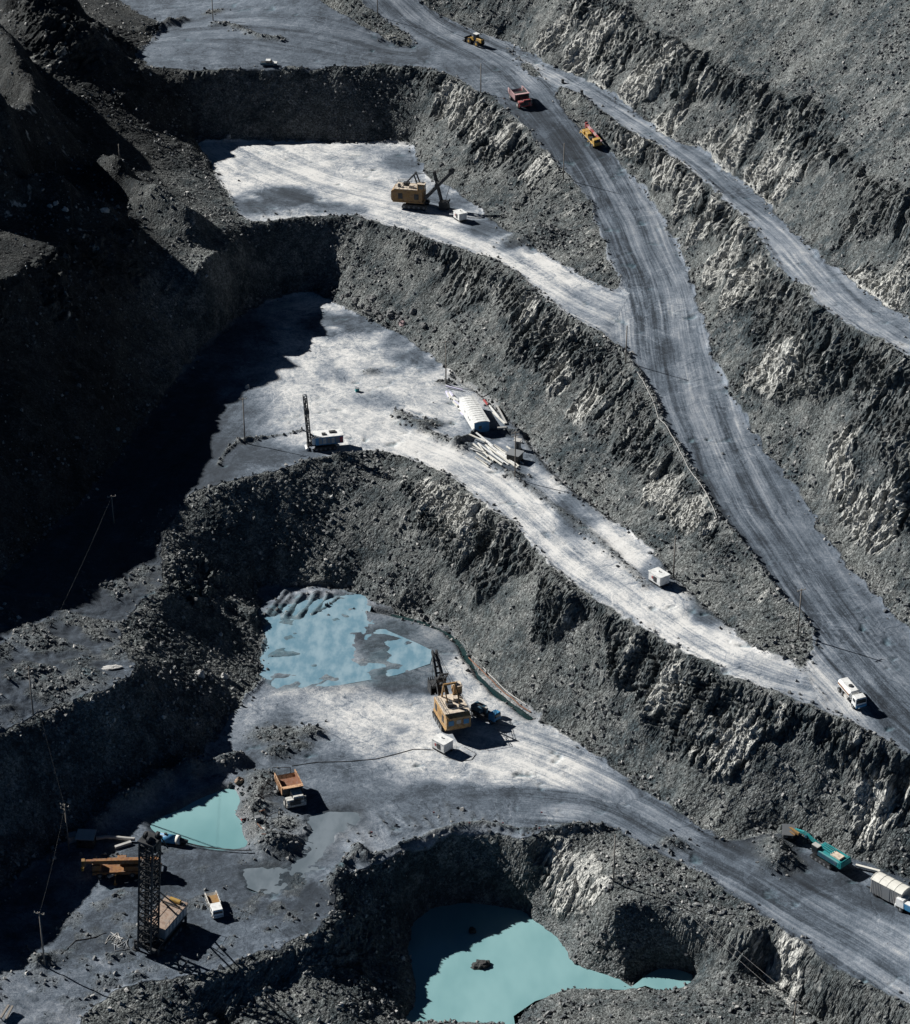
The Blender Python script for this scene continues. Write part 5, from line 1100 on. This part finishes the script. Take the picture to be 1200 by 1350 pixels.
def wire(name, pts, r, mat, label, cat, sag=0, group=None, n=14, parent=None):
    m = MB(); P_ = []
    for a, b in zip(pts, pts[1:]):
        for k in range(n): f = k / n; p = Vector(a).lerp(Vector(b), f); p.z -= sag * 4 * f * (1 - f); P_.append(p)
    P_.append(Vector(pts[-1])); rings = []
    for i, p in enumerate(P_):
        d = (P_[min(i + 1, len(P_) - 1)] - P_[max(i - 1, 0)]).normalized(); u = d.cross(Vector((0, 0, 1))); u = u.normalized() if u.length > 1e-4 else Vector((1, 0, 0)); v = d.cross(u)
        rings.append([m.bm.verts.new(p + (u * math.cos(q) + v * math.sin(q)) * r) for q in (0, 1.26, 2.51, 3.77, 5.03)])
    for a, b in zip(rings, rings[1:]):
        for k in range(5): m.bm.faces.new((a[k], a[(k + 1) % 5], b[(k + 1) % 5], b[k]))
    o = m.out(name, mat, parent, True)
    if parent is None: tag(o, label, cat, group)
    return o
A_, B_ = TOPS[(809,1162)], TOPS[(1047,1352)]
for k, lab in ((-.4, 'pale power line from the alcove pole to the bottom edge, left one of two'), (.4, 'pale power line from the alcove pole to the bottom edge, right one of two')): wire('power_line', [A_ + Vector((k, 0, 0)), B_ + Vector((k * 2.5, 0, 0))], .022, LGR, lab, 'power line', 1.2)
wire('power_line', [TOPS[(44,942)], TOPS[(91,1121)]], .014, DRK, 'faint power line from the crest pole down to the pump hut pole', 'power line', .9)
wire('power_line', [TOPS[(91,1121)], TOPS[(59,1272)]], .014, DRK, 'faint power line from the pump hut pole to the lower left pole', 'power line', .9)
wire('power_line', [TOPS[(44,942)] + Vector((.4,0,0)), TOPS[(150,690)]], .014, DRK, 'faint power line rising into the deep shade at left', 'power line', .9)
def lay(pts, z, up=.05, step=1.2):
    out = []
    W_ = [G(p[0], p[1], z) for p in pts]
    for a, b in zip(W_, W_[1:]):
        n = max(1, int((b - a).length / step))
        for k in range(n): p = a.lerp(b, k / n); out.append(Vector((p.x, p.y, ground(p.x, p.y) + up)))
    p = W_[-1]; out.append(Vector((p.x, p.y, ground(p.x, p.y) + up))); return out
def cable(name, pts, z, r, mat, label, cat, up=.05, group=None): return wire(name, lay(pts, z, up), r, mat, label, cat, 0, group, 1)
cable('power_cable', [(571,989),(545,988),(520,995),(495,1001),(460,1004),(420,1005),(385,1010)], ZD, .07, BLK, 'black cable trailing left over the pit floor from the white trailer', 'cable')
cable('power_cable', [(586,998),(606,1004),(622,1002),(628,994),(612,985)], ZD, .05, BLK, 'black cable looping in front of the orange shovel', 'cable')
cable('power_cable', [(616,287),(632,288),(645,284),(640,276),(625,268)], ZB, .07, BLK, 'black cable looping right of the upper white trailer', 'cable')
cable('water_pipe', [(618,868),(630,880),(642,892),(655,905),(670,918),(684,930),(700,940)], ZD, .13, RST, 'rusty pipe lying beside the teal stream', 'pipe', .2)
cable('water_pipe', [(622,865),(634,878),(648,893),(662,907),(678,920),(694,931)], ZD, .10, LGR, 'pale pipe lying beside the teal stream', 'pipe', .25)
cable('cable_line', [(840,492),(860,527),(868,553),(880,565),(897,598),(912,625),(930,650),(945,685)], 31, .07, LGR, 'thin pale cable along the outer berm of the haul road', 'cable', .35)
cable('power_cable', [(80,1258),(100,1240),(125,1236),(140,1230)], ZD, .07, BLK, 'dark cable snaking up from the lower left pole', 'cable')
for k, (cx, cy) in enumerate(((150,1238),(158,1246))):
    rr = random.Random(k + 3); pts = [(cx + rr.uniform(-12, 14), cy + rr.uniform(-9, 10)) for _ in range(16)]
    cable('hose', pts, ZD, .06, (LGR, GRY)[k], ('tangled pale hose lying left of the tall drill', 'tangled grey hose lying nearest the tall drill')[k], 'hose', .1)
cable('pipeline', [(127,1109),(140,1107),(155,1108),(178,1110)], ZD, .38, LGR, 'thick pale pipeline running from the pump hut to the drill mast', 'pipeline', .6)
cable('pipeline', [(240,1113),(262,1118),(290,1122),(318,1124),(332,1124)], ZD, .12, DRK, 'thin dark pipeline along the near shore of the small pond', 'pipeline', .5)
# ---------------------------------------------------------------- beams, planks, scrap
def beam(name, a, b, z, w, mat, label, group, up=.2, cat='beam'):
    p, q = G(*a, z), G(*b, z); zz = max(ground(p.x, p.y), ground(q.x, q.y)) + up; p.z = q.z = zz
    return tag(MB().bar(p, q, w, w * .8).out(name, mat), label, cat, group)
gB = 'white beams stacked beside the dark steel shed'
rb = random.Random(21)
for k in range(9):
    x, y = rb.uniform(622, 660), rb.uniform(584, 606); beam('beam', (x, y), (x + rb.uniform(12, 24), y + rb.uniform(8, 16)), ZC, .22, (PALW, WHITE, LGR)[k % 3], 'long white beam in the pile beside the dark steel shed', gB, rb.uniform(.1, .7))
for k, (a, b, u) in enumerate([((619,574),(640,588),.3),((628,573),(650,592),.5),((624,586),(651,608),.2),((630,586),(664,612),.35),((640,588),(672,612),.3),((646,590),(679,614),.45),((652,588),(684,616),.25),((636,596),(660,614),.2),((655,600),(682,619),.5),((662,596),(690,612),.15),((668,590),(678,597),.3),((620,592),(640,600),.15),((645,604),(662,616),.6),((634,582),(668,606),.7)]):
    beam('beam', a, b, ZC, .30, (PALW, WHITE)[k % 2], 'long white beam in the pile beside the dark steel shed', gB, u)
for k, (a, b) in enumerate([((655,540),(668,560)),((650,545),(666,560)),((645,536),(658,552))]): beam('beam', a, b, ZC, .35, (LGR, PALW, WHITE)[k], 'thin pale beam lying behind the long white cabin', 'beams behind the long white cabin', .3)
beam('beam', (638,530), (643,536), ZC, .4, RED, 'short red beam behind the long white cabin', None, .5)
rr = random.Random(8)
for k in range(16):
    f = k / 15; x = 590 + 22 * f + rr.uniform(-3, 3); y = 514 + 36 * f + rr.uniform(-3, 3)
    beam('board', (x, y), (x + rr.uniform(3, 9), y + rr.uniform(2, 10)), ZC, .4, (LAV, PALW, WHITE)[k % 3], 'pale board in the scrap heap along the long white cabin', 'pale scrap boards along the long white cabin', .1 + .25 * rr.random(), 'board')
beam('beam', (588,511), (610,516), ZC, .35, LAV, 'lilac beam lying across the far end of the scrap heap', None, .4)
tag(beam('plank', (1128,1144), (1160,1152), -.5, .5, PALW, '', None, .5), 'long white plank lying between the teal machine and the wagon', 'plank')
tag(beam('plank', (152,1119), (173,1113), ZD, .6, LGR, '', None, .3), 'pale plank lying beside the thick pipeline', 'plank')
tag(beam('plank', (143,1161), (163,1151), ZD, .5, LGR, '', None, .8), 'pale plank leaning in front of the orange mobile crane', 'plank')
tag(beam('plank', (627,562), (634,564), ZC, .6, WHITE, '', None, .2), 'short white plank at the blue end of the cabin', 'plank')
tag(beam('plank', (656,568), (668,568), ZC, .5, LGR, '', None, .3), 'pale log lying right of the blue end of the cabin', 'log')
beam('timber', (1,1345), (12,1330), ZD, .35, WOOD, 'weathered timber leaning at the lower left corner, left one', None, .4); beam('timber', (8,1347), (17,1331), ZD, .35, WOOD, 'weathered timber leaning at the lower left corner, right one', None, .5)
def crate(px, py, z, s, mat, label, cat='crate', name='crate'):
    g = G(px, py, z); t = thing(name, label, cat); t.location = g; t.rotation_euler.z = .4
    MB().box((0, 0, s * .45), (s, s * .8, s * .9), bev=.05).out('body', mat, t); MB().box((0, 0, s * .93), (s * 1.08, s * .88, s * .08)).out('lid', GRY, t); return t
crate(471,516,ZC,.9,TEAL,'small dark green crate alone on the pale bench floor'); crate(96,1109,ZD,1.6,LGR,'pale crate at the left of the pump hut'); crate(321,1082,ZD,.8,RED,'small red crate on the stony bank right of the small pond'); crate(340,1082,ZD,1.0,GRY,'grey crate on the stony bank right of the small pond')
fr = thing('pipe_frame', 'thin black pipe frame standing behind the rusty mining truck', 'frame'); a, b = G(361,1028,ZD), G(383,1028,ZD); fr.location = (a + b) / 2; l_ = (b - a).length / 2
for s in (-1, 1): MB().bar((s * l_, 0, 0), (s * l_, 0, 2.8), .1).out('post', BLK, fr)
MB().bar((-l_, 0, 2.8), (l_, 0, 2.8), .1).out('crossbar', BLK, fr)
for k, (b_, h_) in enumerate((((367,1088), 3.4), ((335,1078), 3.2), ((352,1096), 2.4), ((350,1078), 1.6))):
    g = G(*b_, ZD); o = MB().cyl((0, 0, -.2), (rr.uniform(-.2, .2), 0, h_), .07, n=6).out('stake', BLK); o.location = g; tag(o, ('tall black stake right of the stony bank below the mining truck', 'black stake near the shore of the small pond', 'short black stake in the middle of the stony bank', 'shortest black stake on the stony bank')[k], 'stake')
for k, (x, y) in enumerate(((345,1072),(352,1086),(342,1093),(358,1080),(347,1102),(360,1100))):
    beam('scrap_bar', (x - rr.uniform(2, 6), y - rr.uniform(-4, 4)), (x + rr.uniform(2, 7), y + rr.uniform(-5, 5)), ZD, .14, (RST, DRK)[k % 2], 'thin rusty scrap bar on the stony bank by the small pond', 'scrap bars on the stony bank', .5, 'scrap bar')
# flags marking the blast line, barrels by the upper road
for k, ((x, y), w) in enumerate(zip(((489,1100),(571,1074),(618,1088),(662,1088),(713,1074),(710,1095)), ('leftmost', 'second from left', 'third from left', 'fourth from left', 'upper right', 'lower right'))):
    t = thing('marker_flag', 'tiny red flag on the ridged ground above the pond bowl, ' + w + ' one', 'flag', 'red marker flags above the pond bowl'); t.location = G(x, y, ZD)
    MB().cyl((0, 0, 0), (0, 0, .6), .03, n=5).out('stick', WOOD, t); MB().box((.16, 0, .5), (.36, .05, .28)).out('cloth', RED, t)
for k, ((x, y), w) in enumerate(zip(((742,109),(767,124),(792,150)), ('nearest the junction', 'middle', 'farthest down the road'))):
    t = thing('barrel', 'small dark barrel at the inner edge of the upper road, ' + w, 'barrel', 'dark barrels along the upper road'); t.location = G(x, y, 53)
    b = MB().cyl((0, 0, 0), (0, 0, 1.1), .42).out('drum', DRK, t); MB().cyl((0, 0, 1.08), (0, 0, 1.13), .36).cyl((0, 0, .4), (0, 0, .46), .45).out('rim', GRY, b)
# ---------------------------------------------------------------- boulders
def boulder(px, py, z, r, label, group=None, mat=None, seed=0, sink=.25):
    g = G(px, py, z); m = MB(); bmesh.ops.create_icosphere(m.bm, subdivisions=3, radius=1)
    from mathutils import noise as mn
    for v in m.bm.verts:
        p = v.co.copy(); n_ = mn.noise(p * 1.3 + Vector((seed * 3.1, 0, 0))) * .45 + mn.noise(p * 3.1 + Vector((0, seed * 2.7, 0))) * .2
        q = mn.cell(p * 1.6 + Vector((seed, seed, 0))) * .18; v.co = p * (1 + n_ + q); v.co.x *= r[0]; v.co.y *= r[1]; v.co.z *= r[2]
    o = m.out('boulder', mat or bmat); o.location = (g.x, g.y, g.z + r[2] * (1 - sink * 2) * .5); o.rotation_euler.z = seed * 1.7; tag(o, label, 'boulder', group); return o
def rockmat(name, c1, c2):
    m = bpy.data.materials.new(name); m.use_nodes = True; n = m.node_tree; b = n.nodes['Principled BSDF']; p = N(n, 'TexCoord').outputs['Object']
    n.links.new(mix(n, noise(n, p, 2.5, 5, .7), c1, c2), b.inputs['Base Color']); b.inputs['Roughness'].default_value = .9
    k = N(n, 'Bump'); k.inputs['Distance'].default_value = .15; n.links.new(noise(n, p, 4, 5, .7), k.inputs['Height']); n.links.new(k.outputs[0], b.inputs['Normal']); return m
bmat = rockmat('boulder_rock', (.05,.055,.06,1), (.22,.22,.215,1)); wmat = rockmat('pale_boulder_rock', (.25,.25,.24,1), (.6,.58,.55,1)); dmat = rockmat('wet_dark_rock', (.015,.018,.02,1), (.06,.06,.058,1))
o = boulder(623,1237,ZE+.1,(.65,.7,.8),'small dark rock poking out of the pond',None,dmat,1); o.location.z = ZE + .15
o = boulder(634,1282,ZE+.1,(1.6,1.1,.75),'broad dark rock lying in the middle of the pond',None,dmat,2); o.location.z = ZE + .05
gb = 'boulders at the foot of the slope behind the lower bench'
for k, (x, y, r) in enumerate(((452,393,1.0),(461,390,1.1),(470,398,1.3),(478,405,1.0),(490,396,1.5),(487,409,1.1),(496,413,.9),(516,415,1.4),(546,412,1.1),(530,424,1.2),(524,419,.8),(559,430,1.0),(441,386,.8),(503,420,.8),(574,436,.9))):
    boulder(x, y, ZC+1.5, (r, r * .8, r * .75), 'grey boulder fallen at the foot of the slope behind the lower bench', gb, bmat, k + 3)
boulder(531,428,ZC+1,(1.1,.8,.8),'pinkish boulder among the fallen rocks behind the lower bench',None,rockmat('pink_rock',(.25,.18,.18,1),(.45,.33,.33,1)),31)
boulder(326,511,ZC,(.7,.6,.6),'small white boulder at the shadow edge on the lower bench',None,wmat,32)
for k, (x, y) in enumerate(((66,273),(74,272),(86,277))): boulder(x, y, 40, (.7,.6,.6), ('pale boulder in the dark left slope, left of a trio', 'pale boulder in the dark left slope, middle of a trio', 'pale boulder in the dark left slope, right of a trio')[k], 'trio of pale boulders on the dark left slope', wmat, 33 + k)
boulder(138,275,40,(1.2,.8,.7),'pale slab boulder on the small lit ledge at left',None,wmat,37); boulder(302,181,ZB,(.8,.7,.7),'white boulder at the foot of the black cliff',None,wmat,38)
boulder(147,881,18,(2.0,.9,.3),'long white cracked slab on the left crest',None,wmat,39,.1); boulder(316,1031,1.5,(.9,.8,.8),'brownish boulder at the top corner of the small pond',None,rockmat('brown_rock',(.15,.10,.07,1),(.35,.25,.18,1)),40)
boulder(663,895 - 200,12,(1.2,1.0,1.0),'grey boulder high on the slope below the lower bench road',None,bmat,41); boulder(264,890,8,(1.0,.9,.9),'pale boulder on the rubble slope left of the blue shallows',None,wmat,42); boulder(296,893,4,(.8,.7,.7),'second pale boulder lower on the rubble slope by the blue shallows',None,wmat,43)
rp = [((655,1213),.5)]
